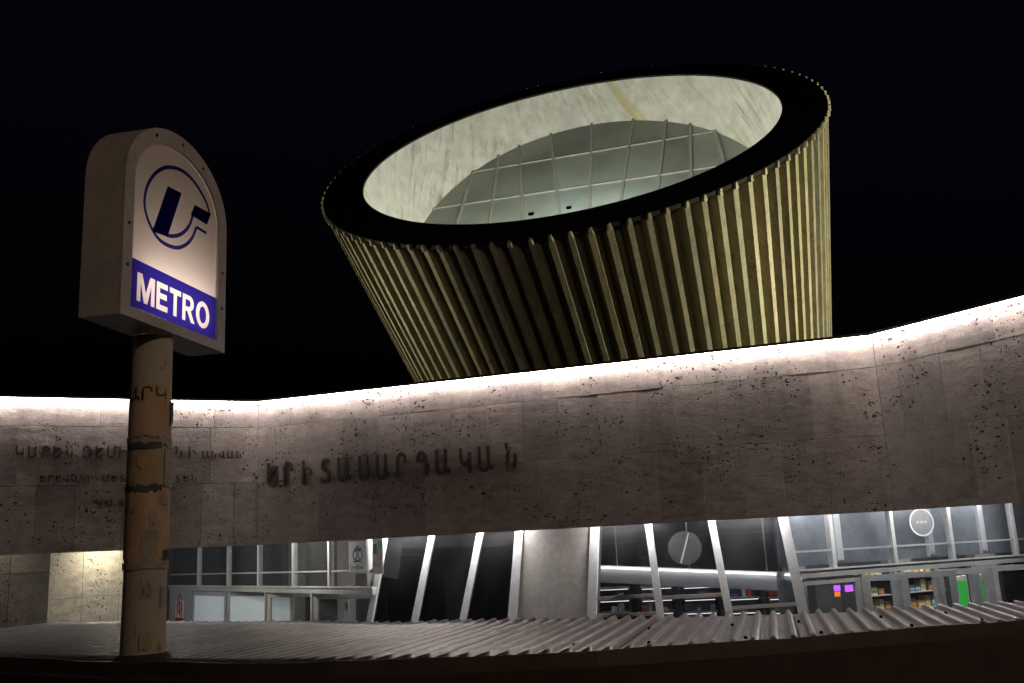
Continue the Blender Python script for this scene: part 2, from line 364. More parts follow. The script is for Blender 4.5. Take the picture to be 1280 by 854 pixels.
# wall core (one solid bent body), 0.35 m thick, slabs on its face
Nn = [f.N for f, _ in WF]
def mitre(i, d):   # offset plan point i by d along the outward normals
    if i == 0: return BP[0]+Nn[0]*d
    if i == 3: return BP[3]+Nn[2]*d
    a, b = Nn[i-1], Nn[i]; return BP[i] + (a+b)*d/(1+a@b)
mb = MB()
for i in range(3):
    a0, a1, b0, b1 = mitre(i, -.04), mitre(i+1, -.04), mitre(i, -.40), mitre(i+1, -.40)
    mb.hexa([(*q[:2], z) for z in (ZB+.01, ZT) for q in (a0, a1, b1, b0)])
mb.build('wall_core', 'mortar', par)
rnd = random.Random(11)
for i, (fr, L) in enumerate(WF):
    for r in range(3):
        s = 0.0; first = True
        while s < L-.02:
            f0, f1 = ((0, .43), (.43, .82), (.82, 1.0))[r]
            w = rnd.uniform(.62, .82)*(.55 if first and r == 1 else 1); first = False
            if L-s-w < .35: w = L-s
            z0, z1 = f0*H, f1*H
            g = .0028; out = rnd.uniform(-.006, .005)
            P = [(s+g*.7, z0+g*(r > 0)), (s+w-g*.7, z0+g*(r > 0)), (s+w-g*.7, z1-g*(r < 2)), (s+g*.7, z1-g*(r < 2))]
            ti = [rnd.uniform(-.003, .003) for _ in range(4)]; b = .004
            Vb = [fr.p(x, z, -.04) for x, z in P]
            Vm = [fr.p(x, z, out-b+q) for (x, z), q in zip(P, ti)]
            cs = np.mean(P, 0); Pi = [(x+(b if x < cs[0] else -b), z+(b if z < cs[1] else -b)) for x, z in P]
            Vf = [fr.p(x, z, out+q) for (x, z), q in zip(Pi, ti)]
            Fc = [[0, 1, 5, 4], [1, 2, 6, 5], [2, 3, 7, 6], [3, 0, 4, 7], [4, 5, 9, 8], [5, 6, 10, 9], [6, 7, 11, 10], [7, 4, 8, 11], [8, 9, 10, 11]]
            mesh('slab', Vb+Vm+Vf, Fc, 'trav', par); s += w
# coping and the LED channel carried in front of the wall top
mb = MB(); md = MB()
for i in range(3):
    q = [mitre(i, -.42), mitre(i+1, -.42), mitre(i+1, .15), mitre(i, .15)]
    mb.hexa([(*p[:2], z) for z in (ZT+.002, ZT+.05) for p in (q[3], q[2], q[1], q[0])])
    a0, a1, c0, c1 = mitre(i, .095), mitre(i+1, .095), mitre(i, .135), mitre(i+1, .135)
    md.hexa([(*p[:2], z) for z in (ZT-.022, ZT-.002) for p in (c0, c1, a1, a0)])
mb.build('coping', 'dark', par); md.build('led_strip', 'led', par)
# pale chipped render patches along the lower edge
rnd = random.Random(21)
for x0, x1, hgt in ((742, 832, .16), (962, 1022, .26), (1010, 1088, .12), (1180, 1262, .14), (830, 900, .09)):
    fr = WF[1][0] if x1 < 1090 else WF[2][0]; y_ = 645
    a, b = fr.px(x0, 660-(x0-740)*.06)[0], fr.px(x1, 655-(x1-740)*.06)[0]; n_ = 14
    up = [(a+(b-a)*q/n_, .015+hgt*math.sin(math.pi*min(1, max(0, (q+rnd.uniform(-.8, .8))/n_)))**.6*rnd.uniform(.55, 1)) for q in range(n_+1)]
    prism(fr, [(a, .008), (b, .008)]+up[::-1], .001, .010).build('render_patch', 'patch', par)
# raised letters
def lettering(name, items, fr, label, cat, ext):
    """items: (character, pixel x of its middle, pixel y of its baseline, cap height in m, width scale)"""
    s, z = fr.px(items[0][1], items[0][2]); T = thing(name, fr.p(s, z), label, cat)
    for ch, x, y, h, ws in items:
        Vg, Fg = glyph(ch, 1.0, .5, .018)
        if not len(Vg): continue
        cap = .72
        s, z = fr.px(x, y)
        mid = (Vg[:, 0].max()+Vg[:, 0].min())/2
        V = [fr.p(s+(v[0]-mid)*h/cap*ws, z+v[1]*h/cap, .004+(v[2]+.5)*ext) for v in Vg]
        mesh('letter', V, Fg, 'letter', T)
    return T
W1_, W2_, W3_ = WF[0][0], WF[1][0], WF[2][0]
xs = [341, 361, 384.5, 408, 431, 456, 479.5, 503, 529.5, 554.5, 583, 608, 640]
lettering('wall_lettering', [(ch, x, 608-(x-341)*.0705, .46, .62) for ch, x in zip('ԵՐԻՏԱՍԱՐԴԱԿԱՆ', xs)], W2_, 'large dark raised Armenian letters spelling one word on the travertine parapet', 'lettering', .045)
it = [(ch, x, 572.5, .22, .8) for ch, x in zip('ԿԱՐԵՆԴԵՄԻՐՃՅԱՆԻ', [24, 41, 57, 71, 86, 109, 124, 140, 153, 168, 181, 193, 205, 223, 240])]
it += [(ch, x, 573.0, .14, .9) for ch, x in zip('ԱՆՎԱՆ', [257, 267, 277.5, 288, 298])]
lettering('wall_lettering', it, W1_, 'dark raised Armenian name in one line, upper row behind the sign pole', 'lettering', .03)
it = [(ch, x, 602.5, .125, .95) for ch, x in zip('ԵՐԵՎԱՆԻ ՄԵՏՐՈՊՈԼԻՏԵՆ', [53+9.95*i for i in range(20)] + [243, 252, 261]) if ch != ' ']
lettering('wall_lettering', it[:], W1_, 'small dark raised Armenian letters in the middle row behind the sign pole', 'lettering', .03)
it = [(ch, x, 633, .13, .95) for ch, x in zip('ԿԱՅԱՐԱՆ', [123, 137, 151, 164, 177, 188, 199])]
lettering('wall_lettering', it, W1_, 'short lowest row of dark raised letters partly hidden by the sign pole', 'lettering', .03)
# ================================================================== tilted skylight drum
DC = EYE + np.array([1.6591, 23.3502, 10.3024]); DN = nrm([-.17340523, -.62920588, .75764806]); DR = 6.5204
DA = nrm([-.22067498, -.27382855, .93611991]); APEX = DC - DA*30.0
dx = nrm(np.cross(DN, [1, 0, 0])); dy = np.cross(DN, dx)
def circ(r, off, th): return DC + DN*off + r*(dx*math.cos(th)+dy*math.sin(th))
def to_z(P, z):   # follow the generator towards the apex down to height z
    d = APEX-P; return P + d*((z-P[2])/d[2])
ZBASE = ZT-.25
drum = thing('skylight_drum', to_z(DC, ZBASE), 'huge tilted round drum with ribbed olive cladding and a wide black rim', 'skylight drum')
NR = 100; RB = DR-.36; RJ = random.Random(8)
th = [2*math.pi*k/NR for k in range(NR)]
# shell behind the ribs
SEG = 200
V = []; 
for k in range(SEG):
    P = circ(RB, -.10, 2*math.pi*k/SEG); V += [P, to_z(P, ZBASE)]
mesh('shell', V, [[2*k, 2*((k+1) % SEG), 2*((k+1) % SEG)+1, 2*k+1] for k in range(SEG)], 'cone', drum, True)
for k in range(NR):
    a = th[k]+RJ.uniform(-.003, .003); hw, hw2 = RJ.uniform(.35, .39)*2*math.pi/NR, RJ.uniform(.12, .16)*2*math.pi/NR; jd = RJ.uniform(-.025, .015); jt = RJ.uniform(-.03, .0)
    ring = [circ(RB-.02, -.05, a-hw), circ(DR-.02+jd, -.05+jt, a-hw2), circ(DR-.02+jd*RJ.uniform(.2, 1), -.05+jt, a+hw2), circ(RB-.02, -.05, a+hw)]
    bot = [to_z(p, ZBASE) for p in ring]
    mesh('rib', bot+ring, [[3, 2, 1, 0], [4, 5, 6, 7], [0, 1, 5, 4], [1, 2, 6, 5], [2, 3, 7, 6]], 'rib', drum)
    # folded bracket at the rib head
    h0, h1 = .17*2*math.pi/NR, .10*2*math.pi/NR
    br = [circ(DR-.04, -.05, a-h0), circ(DR+.03, -.06, a-h1), circ(DR+.03, -.06, a+h1), circ(DR-.04, -.05, a+h0)]
    bt = [circ(DR-.02, .095, a-h0*.5), circ(DR+.03, .085, a-h1*.5), circ(DR+.03, .085, a+h1*.5), circ(DR-.02, .095, a+h0*.5)]
    mesh('bracket', br+bt, [[3, 2, 1, 0], [4, 5, 6, 7], [0, 1, 5, 4], [1, 2, 6, 5], [2, 3, 7, 6], [3, 0, 4, 7]], 'rib', drum)
# black rim ring
RI, OI = 5.4355, .0313
V = []; Fc = []
for k in range(SEG):
    a = 2*math.pi*k/SEG; V += [circ(DR-.03, -.02, a), circ(DR-.03, .07, a), circ(RI, OI+.05, a), circ(RI, -.45, a), circ(RB-.01, -.2, a)]
for k in range(SEG):
    j = (k+1) % SEG
    for q in range(5): Fc.append([5*k+q, 5*k+(q+1) % 5, 5*j+(q+1) % 5, 5*j+q])
mesh('rim', V, Fc, 'rim', drum)
# glazing plane inside the tube
GN = nrm([-.32661776, -1.24796567, 1.0]); GP = DC - DA*2.35855
I_ = [circ(RI-.004, OI, 2*math.pi*k/SEG) for k in range(SEG)]
G_ = [P + (APEX-P)*(np.dot(GP-P, GN)/np.dot(APEX-P, GN)) for P in I_]
mbv = []
me_v = I_ + [P+(Q-P)*.5 for P, Q in zip(I_, G_)] + [P+(Q-P)*1.03 for P, Q in zip(I_, G_)]
lin = mesh('inner_lining', me_v, [[k+r*SEG, k+(r+1)*SEG, (k+1) % SEG+(r+1)*SEG, (k+1) % SEG+r*SEG] for r in range(2) for k in range(SEG)], 'lining', drum, True)
PH0 = 2*math.pi*max(range(SEG), key=lambda q: I_[q][1])/SEG   # the side farthest from the street
uvl = lin.data.uv_layers.new(name='UVMap')
for p in lin.data.polygons:
    ks = [v % SEG for v in p.vertices]; wrap = max(ks)-min(ks) > SEG/2
    for li, v in zip(p.loop_indices, p.vertices):
        k_, r_ = v % SEG, v // SEG
        if wrap and k_ < SEG/2: k_ += SEG
        d_ = np.linalg.norm(np.array(me_v[v])-I_[v % SEG])
        ph = (2*math.pi*k_/SEG-PH0+math.pi) % (2*math.pi)-math.pi
        if wrap and ph < 0 and abs(ph) > 2: ph += 2*math.pi
        uvl.data[li].uv = (ph*(1-.16*d_)/(2*math.pi), d_*.3)
gS = nrm(np.cross([0, 0, 1], GN)*-1.0)
gS = nrm(np.cross(GN, [0, 0, 1])) ; gZ = np.cross(gS, GN)*1.0
if gZ[2] < 0: gZ = -gZ
if gS[0] < 0: gS = -gS
GF = Frame(GP, gS, gZ, GN)
ell = [(float((P-GP)@GF.S), float((P-GP)@GF.Z)) for P in G_]
def gpx(x, y): return GF.px(520+x/2.909, 130+y/2.909)
Hl = [(gpx(200, 250), gpx(1090, 100)), (gpx(60, 383), gpx(1000, 242)), (gpx(0, 506), gpx(1000, 368)), (gpx(0, 640), gpx(1000, 500))]
Vl = [(gpx(*a), gpx(*b)) for a, b in [((205, 255), (150, 440)), ((295, 240), (270, 440)), ((375, 150), (390, 410)), ((490, 110), (520, 390)), ((640, 72), (632, 370)), ((790, 60), (745, 350)), ((910, 60), (880, 300)), ((997, 110), (1000, 250)), ((1080, 80), (1115, 200))]]
def hp(l, sgn):
    (x0, y0), (x1, y1) = l; a, b = -(y1-y0), (x1-x0); c = -(a*x0+b*y0); n = math.hypot(a, b); return a/n*sgn, b/n*sgn, c/n*sgn
def below(l): a, b, c = hp(l, 1); return (a, b, c) if b < 0 else (-a, -b, -c)
def above(l): a, b, c = below(l); return -a, -b, -c
def right(l): a, b, c = hp(l, 1); return (a, b, c) if a > 0 else (-a, -b, -c)
def left(l): a, b, c = right(l); return -a, -b, -c
hb = [None]+Hl+[None]; vb = [None]+Vl+[None]
for i in range(len(hb)-1):
    for j in range(len(vb)-1):
        P = [(x*.995, y*.995) for x, y in ell]
        for q, s in ((hb[i], below), (hb[i+1], above), (vb[j], right), (vb[j+1], left)):
            if q and P:
                a, b, c = s(q); P = clip(P, a, b, c-.02)
        if len(P) < 3: continue
        area = abs(sum(P[k][0]*P[(k+1) % len(P)][1]-P[(k+1) % len(P)][0]*P[k][1] for k in range(len(P))))/2
        if area < .02: continue
        o = prism(GF, P, -.02, -.005).build('glass_pane', 'frost', drum)
def chord(l):
    (x0, y0), (x1, y1) = l; d = nrm([x1-x0, y1-y0]); out = []
    for k in range(SEG):
        P, Q = np.array(ell[k]), np.array(ell[(k+1) % SEG]); e = Q-P; den = d[0]*e[1]-d[1]*e[0]
        if abs(den) < 1e-9: continue
        w = P-np.array([x0, y0]); u = (w[0]*d[1]-w[1]*d[0])/den
        u = ((x0-P[0])*d[1]-(y0-P[1])*d[0])/(e[0]*d[1]-e[1]*d[0])
        if 0 <= u < 1: out.append(P+e*u)
    return out
for l, w in [(l, .04) for l in Hl]+[(l, .075) for l in Vl]:
    ch = chord(l)
    if len(ch) == 2:
        A, B = GF.p(*ch[0], .012), GF.p(*ch[1], .012 if w < .05 else .02); MB().bar(A, B, w, .045 if w < .05 else .06, GN).build('glazing_bar', 'bar', drum)
# thin sloping joint cover strips in the lining (two at the left)
for (xa, ya, xb, yb) in ((487, 215, 470, 274),):
    pass
# unseen lamp added under the skylight to brighten its frosted panes from below
pc = GF.p(*GF.px(745, 262), -1.1)
T = thing('skylight_fill_lamp', pc, 'unseen added lamp under the frosted skylight of the drum, brightening its panes', 'lamp')
MB().tube([pc+DN*0+np.array([0, 0, .02]), pc+np.array([0, 0, .10])], [.16, .05], 16).build('shade', 'white', T)
MB().tube([pc+np.array([0, 0, .1]), pc+np.array([0, 0, .5])], .012, 6).build('cord', 'blackp', T)
pl_ = bpy.data.lights.new('skylight_fill_light', 'POINT'); pl_.energy = 420; pl_.color = (.93, 1, .98); pl_.shadow_soft_size = .25
po_ = bpy.data.objects.new('skylight_fill_light', pl_); COL.objects.link(po_); po_.parent = T; po_.location = (0, 0, -.3)
# two floodlights clamped on the near rim, lighting the lining
for x, y in ((668, 268), (712, 261.5)):
    P = onplane(x, y, DC+DN*(OI+.05), DN); rad = nrm(P-DC)
    Pb = DC+DN*(OI+.05)+rad*(RI+.02)
    T = thing('floodlight', Pb, 'small black floodlight clamped on the inner edge of the drum rim', 'floodlight', 'floodlights on the drum rim')
    MB().tube([Pb, Pb+DN*.05], .02, 8).build('bracket', 'blackp', T)
    c0 = Pb+DN*.035; fwd = nrm(-rad*1.0-DN*.25)
    MB().bar(c0-fwd*.05, c0+fwd*.05, .11, .055, DN).build('housing', 'blackp', T)
    tgt = DC - rad*RI*.9 - DN*1.3
    spot('flood_lamp', c0+fwd*.09-DN*.25, tgt, 1250, 150, (1.0, 1.0, .86), .5, .12, T)
# ================================================================== station building body
bld = thing('station_building', (3, 26, ZFL), 'low concrete station building behind the travertine parapet', 'building')
bk = [(-16, 42), (18, 42)]
top = [mitre(0, -.42), mitre(1, -.42), mitre(2, -.42), mitre(3, -.42)]
pl = [(p[0], p[1]) for p in top]+[(20, 42), (-18, 42)]
def slab(name, poly, z0, z1, m, parent):
    k = len(poly); V = [(x, y, z0) for x, y in poly]+[(x, y, z1) for x, y in poly]
    return MB().add(V, [list(range(k))[::-1], [k+i for i in range(k)]]+[[i, (i+1) % k, k+(i+1) % k, k+i] for i in range(k)]).build(name, m, parent)
slab('roof_slab', pl, ZBASE-.4, ZBASE-.01, 'conc', bld)
ZSOF = ZB+.26
slab('soffit', pl, ZSOF, ZSOF+.1, 'soffit', bld)
box_obj('back_wall', -16, 18, 38, 38.3, ZFL, ZSOF-.003, 'hall_dark', bld)
# ---- door walls: planes through the measured transom line
LA, LB = onz(216, 731.6, ZTR), onz(463, 733.5, ZTR); RA, RBp = onz(998, 712.6, ZTR), onz(1280, 692.8, ZTR)
LF = Frame((LA[0], LA[1], ZFL), LB-LA); RF = Frame((RA[0], RA[1], ZFL), RBp-RA)
# transform Frames so that z is measured from the forecourt
def zrel(z): return z-ZFL
def frontage(name, label, fr, s0, s1, muls, doors, mglass):
    T = thing(name, fr.p((s0+s1)/2, 0), label, 'glass front')
    zt = zrel(ZTR); ztop = zrel(ZSOF)-.002
    MB().box(fr, s0, s1, zt-.15, zt-.03, -.06, .06).build('transom', 'alu_dark', T)
    MB().box(fr, s0, s1, zt-.028, zt, -.08, .085).build('transom_cap', 'alu', T)
    for k, s in enumerate(muls):
        MB().box(fr, s-.045, s+.045, zt+.002, ztop, -.06, .05).build('mullion', 'alu', T)
    ms = [s0]+list(muls)+[s1]
    for a, b in zip(ms[:-1], ms[1:]):
        if b-a < .2: continue
        MB().box(fr, a+.046, b-.046, zt+.003, ztop-.003, -.012, 0).build('window_pane', mglass, T)
        MB().box(fr, a+.047, b-.047, zt+.30, zt+.335, -.03, .03).build('glazing_bar', 'alu_dark', T)
    for (d0, d1, ang, hinge, dark) in doors:
        w = d1-d0
        MB().box(fr, d0-.05, d0+.03, 0, zt-.152, -.055, .055).build('door_post', 'alu_dark', T)
        a = math.radians(ang); hs = d0+.035 if hinge == 'l' else d1-.055; w2 = w-.095
        dirv = (fr.S*math.cos(a)+fr.N*math.sin(a))*(1 if hinge == 'l' else 1)
        if hinge == 'l': df = Frame(fr.p(hs, 0, 0), fr.S*math.cos(a)+fr.N*math.sin(a)); o0 = 0
        else: df = Frame(fr.p(hs, 0, 0)-(fr.S*math.cos(a)-fr.N*math.sin(a))*w2, fr.S*math.cos(a)-fr.N*math.sin(a))
        zh = zt-.17; fb = .12
        mb = MB(); mb.box(df, 0, fb, .02, zh, -.025, .025); mb.box(df, w2-fb, w2, .02, zh, -.025, .025); mb.box(df, fb, w2-fb, zh-.11, zh, -.024, .024); mb.box(df, fb, w2-fb, .02, .3, -.024, .024)
        D = mb.build('door', 'alu_dark', T)
        MB().box(df, fb, w2-fb, .3, zh-.11, -.006, .006).build('door_pane', dark, D)
        MB().tube([df.p(w2-fb*.5 if hinge == 'l' else fb*.5, .95, .07), df.p(w2-fb*.5 if hinge == 'l' else fb*.5, 1.3, .07)], .016, 8).build('handle', 'alu', D)
    return T
sL = lambda x, y: LF.px(x, y)[0]
sR = lambda x, y: RF.px(x, y)[0]
lm = [sL(x, 715) for x in (214.5, 249, 286, 324.5, 368, 413, 462.5)]
ld = [sL(x, 760) for x in (241, 284, 334, 392, 449)]
frontage('entrance_front', 'row of tall narrow windows over grey open doors beside the prohibition notice', LF, lm[0]-.05, sL(469, 733), lm[1:], [(ld[0], ld[1], 0, 'l', 'frosted'), (ld[1], ld[2], -16, 'l', 'frosted'), (ld[2], ld[3], -22, 'l', 'glass'), (ld[3], ld[4], -20, 'l', 'glass')], 'glass')
rm = [sR(x, 690) for x in (995, 1040, 1117, 1190, 1270, 1352, 1440)]
rd = [sR(x, 740) for x in (1000, 1079, 1120, 1172, 1218, 1267, 1330)]
frontage('entrance_front', 'wide windows with a round white decal over the doors of the lit shop', RF, rm[0]-.1, rm[-1]+.1, rm[1:], [(rd[0]-.35, rd[1], 0, 'l', 'glass'), (rd[1], rd[2], 55, 'l', 'glass'), (rd[2], rd[3], 40, 'l', 'glass'), (rd[3], rd[4], 50, 'l', 'glass'), (rd[4], rd[5], 35, 'l', 'glass')], 'glass')
# ---- lantern with leaning glass between the doors: (bottom px, top px, depth)
lan = thing('leaning_glass_bay', at(690, 778, 17.6)*np.array([1, 1, 0])+np.array([0, 0, ZFL]), 'projecting bay of dark leaning glass panes with bright metal mullions and a granite pier', 'glass bay')
lp = [((463, 777), (482, 672), 18.9), ((519, 777), (541, 669), 18.6), ((579, 777), (601, 667), 18.3), ((641, 776), (650, 665), 18.0), ((740, 774), (744, 661), 17.5), ((826, 772), (811, 657), 17.15), ((912, 769), (890, 654), 16.85), ((1004, 765), (979, 648), 16.5)]
ax_pts = []
for (b, t_, d) in lp:
    Pb = at(*b, d); Pt = at(*t_, d+.55); dd = (Pt-Pb)/(Pt[2]-Pb[2])
    ax_pts.append((Pb+dd*(ZFL-Pb[2]), Pb+dd*(ZSOF-.005-Pb[2])))
for k in range(7):
    (b0, t0), (b1, t1) = ax_pts[k], ax_pts[k+1]
    nrmv = nrm(np.cross(b1-b0, t0-b0)); nrmv = nrmv if nrmv[1] < 0 else -nrmv
    if k == 3:
        mb = MB(); off = nrmv*.02
        mb.hexa([b0+off, b1+off, b1-nrmv*.5, b0-nrmv*.5, t0+off, t1+off, t1-nrmv*.5, t0-nrmv*.5]); mb.build('pier', 'granite', lan)
    else:
        e0, e1 = nrm(b1-b0)*.03, nrm(t1-t0)*.03
        MB().hexa([b0+e0, b1-e0, b1-e0-nrmv*.012, b0+e0-nrmv*.012, t0+e1, t1-e1, t1-e1-nrmv*.012, t0+e1-nrmv*.012]).build('glass_pane', 'glass_black' if k < 3 else 'glass_dark', lan)
for k, (b, t_) in enumerate(ax_pts):
    d = nrm(t_-b); w = .17 if k in (3, 4, 7) else .125
    q = ax_pts[min(k+1, 7)][0]-ax_pts[max(k-1, 0)][0]; up = nrm(np.cross(q, d))
    MB().bar(b, t_, w, .12, up).build('mullion', 'alu', lan)
def lerp(a, b, u): return a+(b-a)*u
def onmul(k, y):   # point on mullion k at pixel row y
    b, t_ = ax_pts[k]; lo, hi = 0., 1.
    for _ in range(40):
        mid = (lo+hi)/2; P = lerp(b, t_, mid)-EYE; yy = CY-FPX*(P@cU)/(P@cF)
        if yy > y: lo = mid
        else: hi = mid
    return lerp(b, t_, lo)
for k, ya, yb in ((4, 749, 743.5), (4, 770, 767), (5, 747.5, 743), (6, 760.5, 754.5)):
    A, B = onmul(k, ya), onmul(k+1, yb); MB().bar(A, B, .05, .06).build('glazing_bar', 'alu', lan)
# round etched decals
def decal(fr, x, y, rpx, m, T, name, n=.006):
    s, z = fr.px(x, y, n); r = rpx*np.linalg.norm(fr.p(s, z, n)-EYE)/FPX
    return disc(fr, s, z, r, n, n+.003).build(name, m, T), s, z, r
(b0, t0), (b1, t1) = ax_pts[5], ax_pts[6]
zz = nrm((t0+t1)-(b0+b1)); ss = nrm(b1-b0); nn = nrm(np.cross(ss, zz)); zz = nrm(np.cross(nn, ss))
LFm = Frame((b0+b1)/2, ss, zz, nn)
M['etch'] = m_glass('etched_film', (.7, .7, .7), .16, .05, .4)
T = thing('round_decal', LFm.p(*LFm.px(856, 685)), 'faint grey round prohibition decal on the dark leaning glass', 'decal')
o, s, z, r = decal(LFm, 856, 685, 20, 'etch', T, 'disc')
MB().box(LFm, -.03, .03, -1, 1, 0, .1)
a = R_(72); P = [(s+math.cos(a)*r*.95*q+math.sin(a)*w, z+math.sin(a)*r*.95*q-math.cos(a)*w) for q, w in ((-1, -.02), (1, -.009), (1, .009), (-1, .02))]
prism(LFm, P, .0095, .012).build('slash', 'alu_dark', T)
T = thing('round_decal', RF.p(*RF.px(1152, 653)), 'white round decal with small lettering on the window above the shop doors', 'decal')
s, z = RF.px(1152, 653, .004); r = 15.5*np.linalg.norm(RF.p(s, z)-EYE)/FPX
def odisc(rad, n0, n1, r0=0):    # an oval, wider than high
    mb = disc(RF, 0, 0, rad, n0, n1, 32, r0); mb.V = [tuple(RF.p(s+float((np.array(v)-RF.O)@RF.S)*1.32, z+float((np.array(v)-RF.O)@RF.Z), float((np.array(v)-RF.O)@RF.N))) for v in mb.V]; return mb
M['etch2'] = m_glass('white_window_film', (.75, .75, .75), .55, .05, .4)
odisc(r, .004, .007).build('film', 'etch2', T); odisc(r, .0075, .010, r*.90).build('border', 'paper', T)
for q in (-1, 0, 1): prism(RF, [(s+(q-.35)*r*.42, z-.02), (s+(q+.35)*r*.42, z-.02), (s+(q+.35)*r*.42, z+.03), (s+(q-.35)*r*.42, z+.03)], .0078, .0095).build('mark', 'alu_dark', T)
# poster in the left window
(s0, z0) = LF.px(436, 717, .01); (s1, z1) = LF.px(458, 676, .01)
T = thing('poster', LF.p(s0, z0, .002), 'white poster with a drawn face in glasses and moustache on the window', 'poster')
w, h = s1-s0, z1-z0
prism(LF, [(s0, z0), (s1, z0), (s1, z0+h), (s0, z0+h)], .002, .008).build('sheet', 'paper', T)
def pp(poly, name='print', m='ink', n=.009): prism(LF, [(s0+w*a, z0+h*b) for a, b in poly], n, n+.003).build(name, m, T)
pp([(.28, .70), (.42, .84), (.62, .90), (.55, .80), (.74, .80), (.68, .70)], 'hair')
for cxx in (.36, .64): disc(LF, s0+w*cxx, z0+h*.58, w*.13, .009, .012, 18, w*.09).build('eyeglass', 'ink', T)
pp([(.26, .38), (.5, .43), (.74, .38), (.66, .33), (.5, .36), (.34, .33)], 'moustache')
pp([(.44, .28), (.56, .28), (.53, .23), (.47, .23)], 'chin')
Vg, Fg = glyph('Screen', .27*w, .001)
mesh('caption', [LF.p(s0+w*.42+v[0], z0+h*.07+v[1], .012+v[2]) for v in Vg], Fg, 'ink', T)
(s0, z0) = LF.px(466, 718, .01); (s1, z1) = LF.px(478, 676, .01)
T = thing('poster', LF.p(s0, z0, .002), 'narrow pink and white poster half hidden behind the leaning mullion', 'poster')
prism(LF, [(s0, z0), (s1, z0), (s1, z1+.1), (s0, z1+.1)], .002, .008).build('sheet', 'paper', T)
for a0, b0, a1, b1, m_ in ((.08, .62, .42, .92, 'ink'), (.5, .42, .9, .55, 'red'), (.1, .22, .8, .34, 'red'), (.55, .75, .95, 1.0, 'greenp')):
    w_, h_ = s1-s0, z1-z0; prism(LF, [(s0+w_*a0, z0+h_*b0), (s0+w_*a1, z0+h_*b0), (s0+w_*a1, z0+h_*b1), (s0+w_*a0, z0+h_*b1)], .009, .011).build('print', m_, T)
# prohibition notice on the left pier wall
PW = Frame(LF.p(lm[0]-.05, 0), -LF.S*1.0, (0, 0, 1), LF.N); 
# ---- left stone walls below the parapet
pA = LF.p(lm[0]-.03, 0, .0); pGrey0 = LF.p(lm[0]-.02, 0, 0)
lw = thing('stone_wall', (-12, 21, ZFL), 'rough lit travertine wall in the recess left of the sign pole', 'wall')
w1a = at(60, 735, 22.0); w1b = at(207, 735, 25.0)
F1 = Frame((w1a[0], w1a[1], ZFL), (w1b-w1a)*np.array([1, 1, 0]))
Lw = np.linalg.norm((w1b-w1a)[:2])
rnd = random.Random(4); s = -2.5
zs = zrel(ZSOF)-.003
MB().box(F1, -2.5, Lw, 0, zs, -.35, -.03).build('wall_core', 'mortar', lw)
while s < Lw-.05:
    w = min(rnd.uniform(1.0, 1.4), Lw-s); w = Lw-s if Lw-s-w < .4 else w
    for z0, z1 in ((0, 1.15), (1.15, 2.35), (2.35, zs)):
        MB().box(F1, s+.004, s+w-.004, z0+.004*(z0 > 0), z1-.004, -.03, rnd.uniform(-.004, .004)).build('slab', 'trav2', lw)
    s += w
lw2 = thing('stone_wall', (-12, 19, ZFL), 'dim travertine wall end below the left part of the parapet', 'wall')
w2a = at(-120, 735, 19.2); w2b = at(61, 735, 20.4)
F2 = Frame((w2a[0], w2a[1], ZFL), (w2b-w2a)*np.array([1, 1, 0])); L2 = np.linalg.norm((w2b-w2a)[:2])
MB().box(F2, -2, L2, 0, zs, -.5, -.03).build('wall_core', 'mortar', lw2)
cut = F2.px(11, 735)[0]
for a, b in ((-2, cut-2.2), (cut-2.2, cut), (cut, L2)):
    for z0, z1 in ((0, 1.3), (1.3, zrel(EZ-.02)), (zrel(EZ-.02), zs)):
        MB().box(F2, a+.006, b-.006, z0+.006*(z0 > 0), z1-.006, -.03, rnd.uniform(-.004, .004)).build('slab', 'trav2', lw2)
# grey pier between the lit wall and the doors + notice
(n0, nz0) = LF.px(218.5, 778, .07); (n1, nz1) = LF.px(229, 750.5, .07)
T = thing('grey_wall_panel', LF.p(lm[0], 0), 'plain grey panel under the windows carrying the prohibition notice', 'panel')
MB().box(LF, lm[0]-.03, ld[0]-.06, 0, zrel(ZTR)-.152, -.1, .03).build('board', 'alu_dark', T)
T = thing('prohibition_notice', LF.p(n0, nz0, .04), 'white notice with two red prohibition rings and a red foot', 'notice')
wn_ = n1-n0
(n0, nz0) = LF.px(219, 778, .035); (n1, nz1) = LF.px(229.5, 750.5, .035); wn_ = n1-n0; hn = nz1-nz0
prism(LF, [(n0, nz0+hn*.22), (n1, nz0+hn*.22), (n1, nz1), (n0, nz1)], .031, .036).build('plate', 'white', T)
prism(LF, [(n0, nz0-.3), (n1, nz0-.3), (n1, nz0+hn*.218), (n0, nz0+hn*.218)], .031, .036).build('red_foot', 'red', T)
for zc in (.82, .52):
    c0 = (n0+n1)/2; zc_ = nz0+hn*zc; r = wn_*.36
    disc(LF, c0, zc_, r, .0365, .039, 20, r*.78).build('ring', 'red', T)
    prism(LF, [(c0-r*.6, zc_+r*.5), (c0+r*.5, zc_-r*.6), (c0+r*.62, zc_-r*.48), (c0-r*.48, zc_+r*.62)], .0372, .0396).build('slash', 'red', T)
    prism(LF, [(c0-r*.12, zc_-r*.4), (c0+r*.12, zc_-r*.4), (c0+r*.12, zc_+r*.4), (c0-r*.12, zc_+r*.4)], .0362, .0375).build('mark', 'blackp', T)
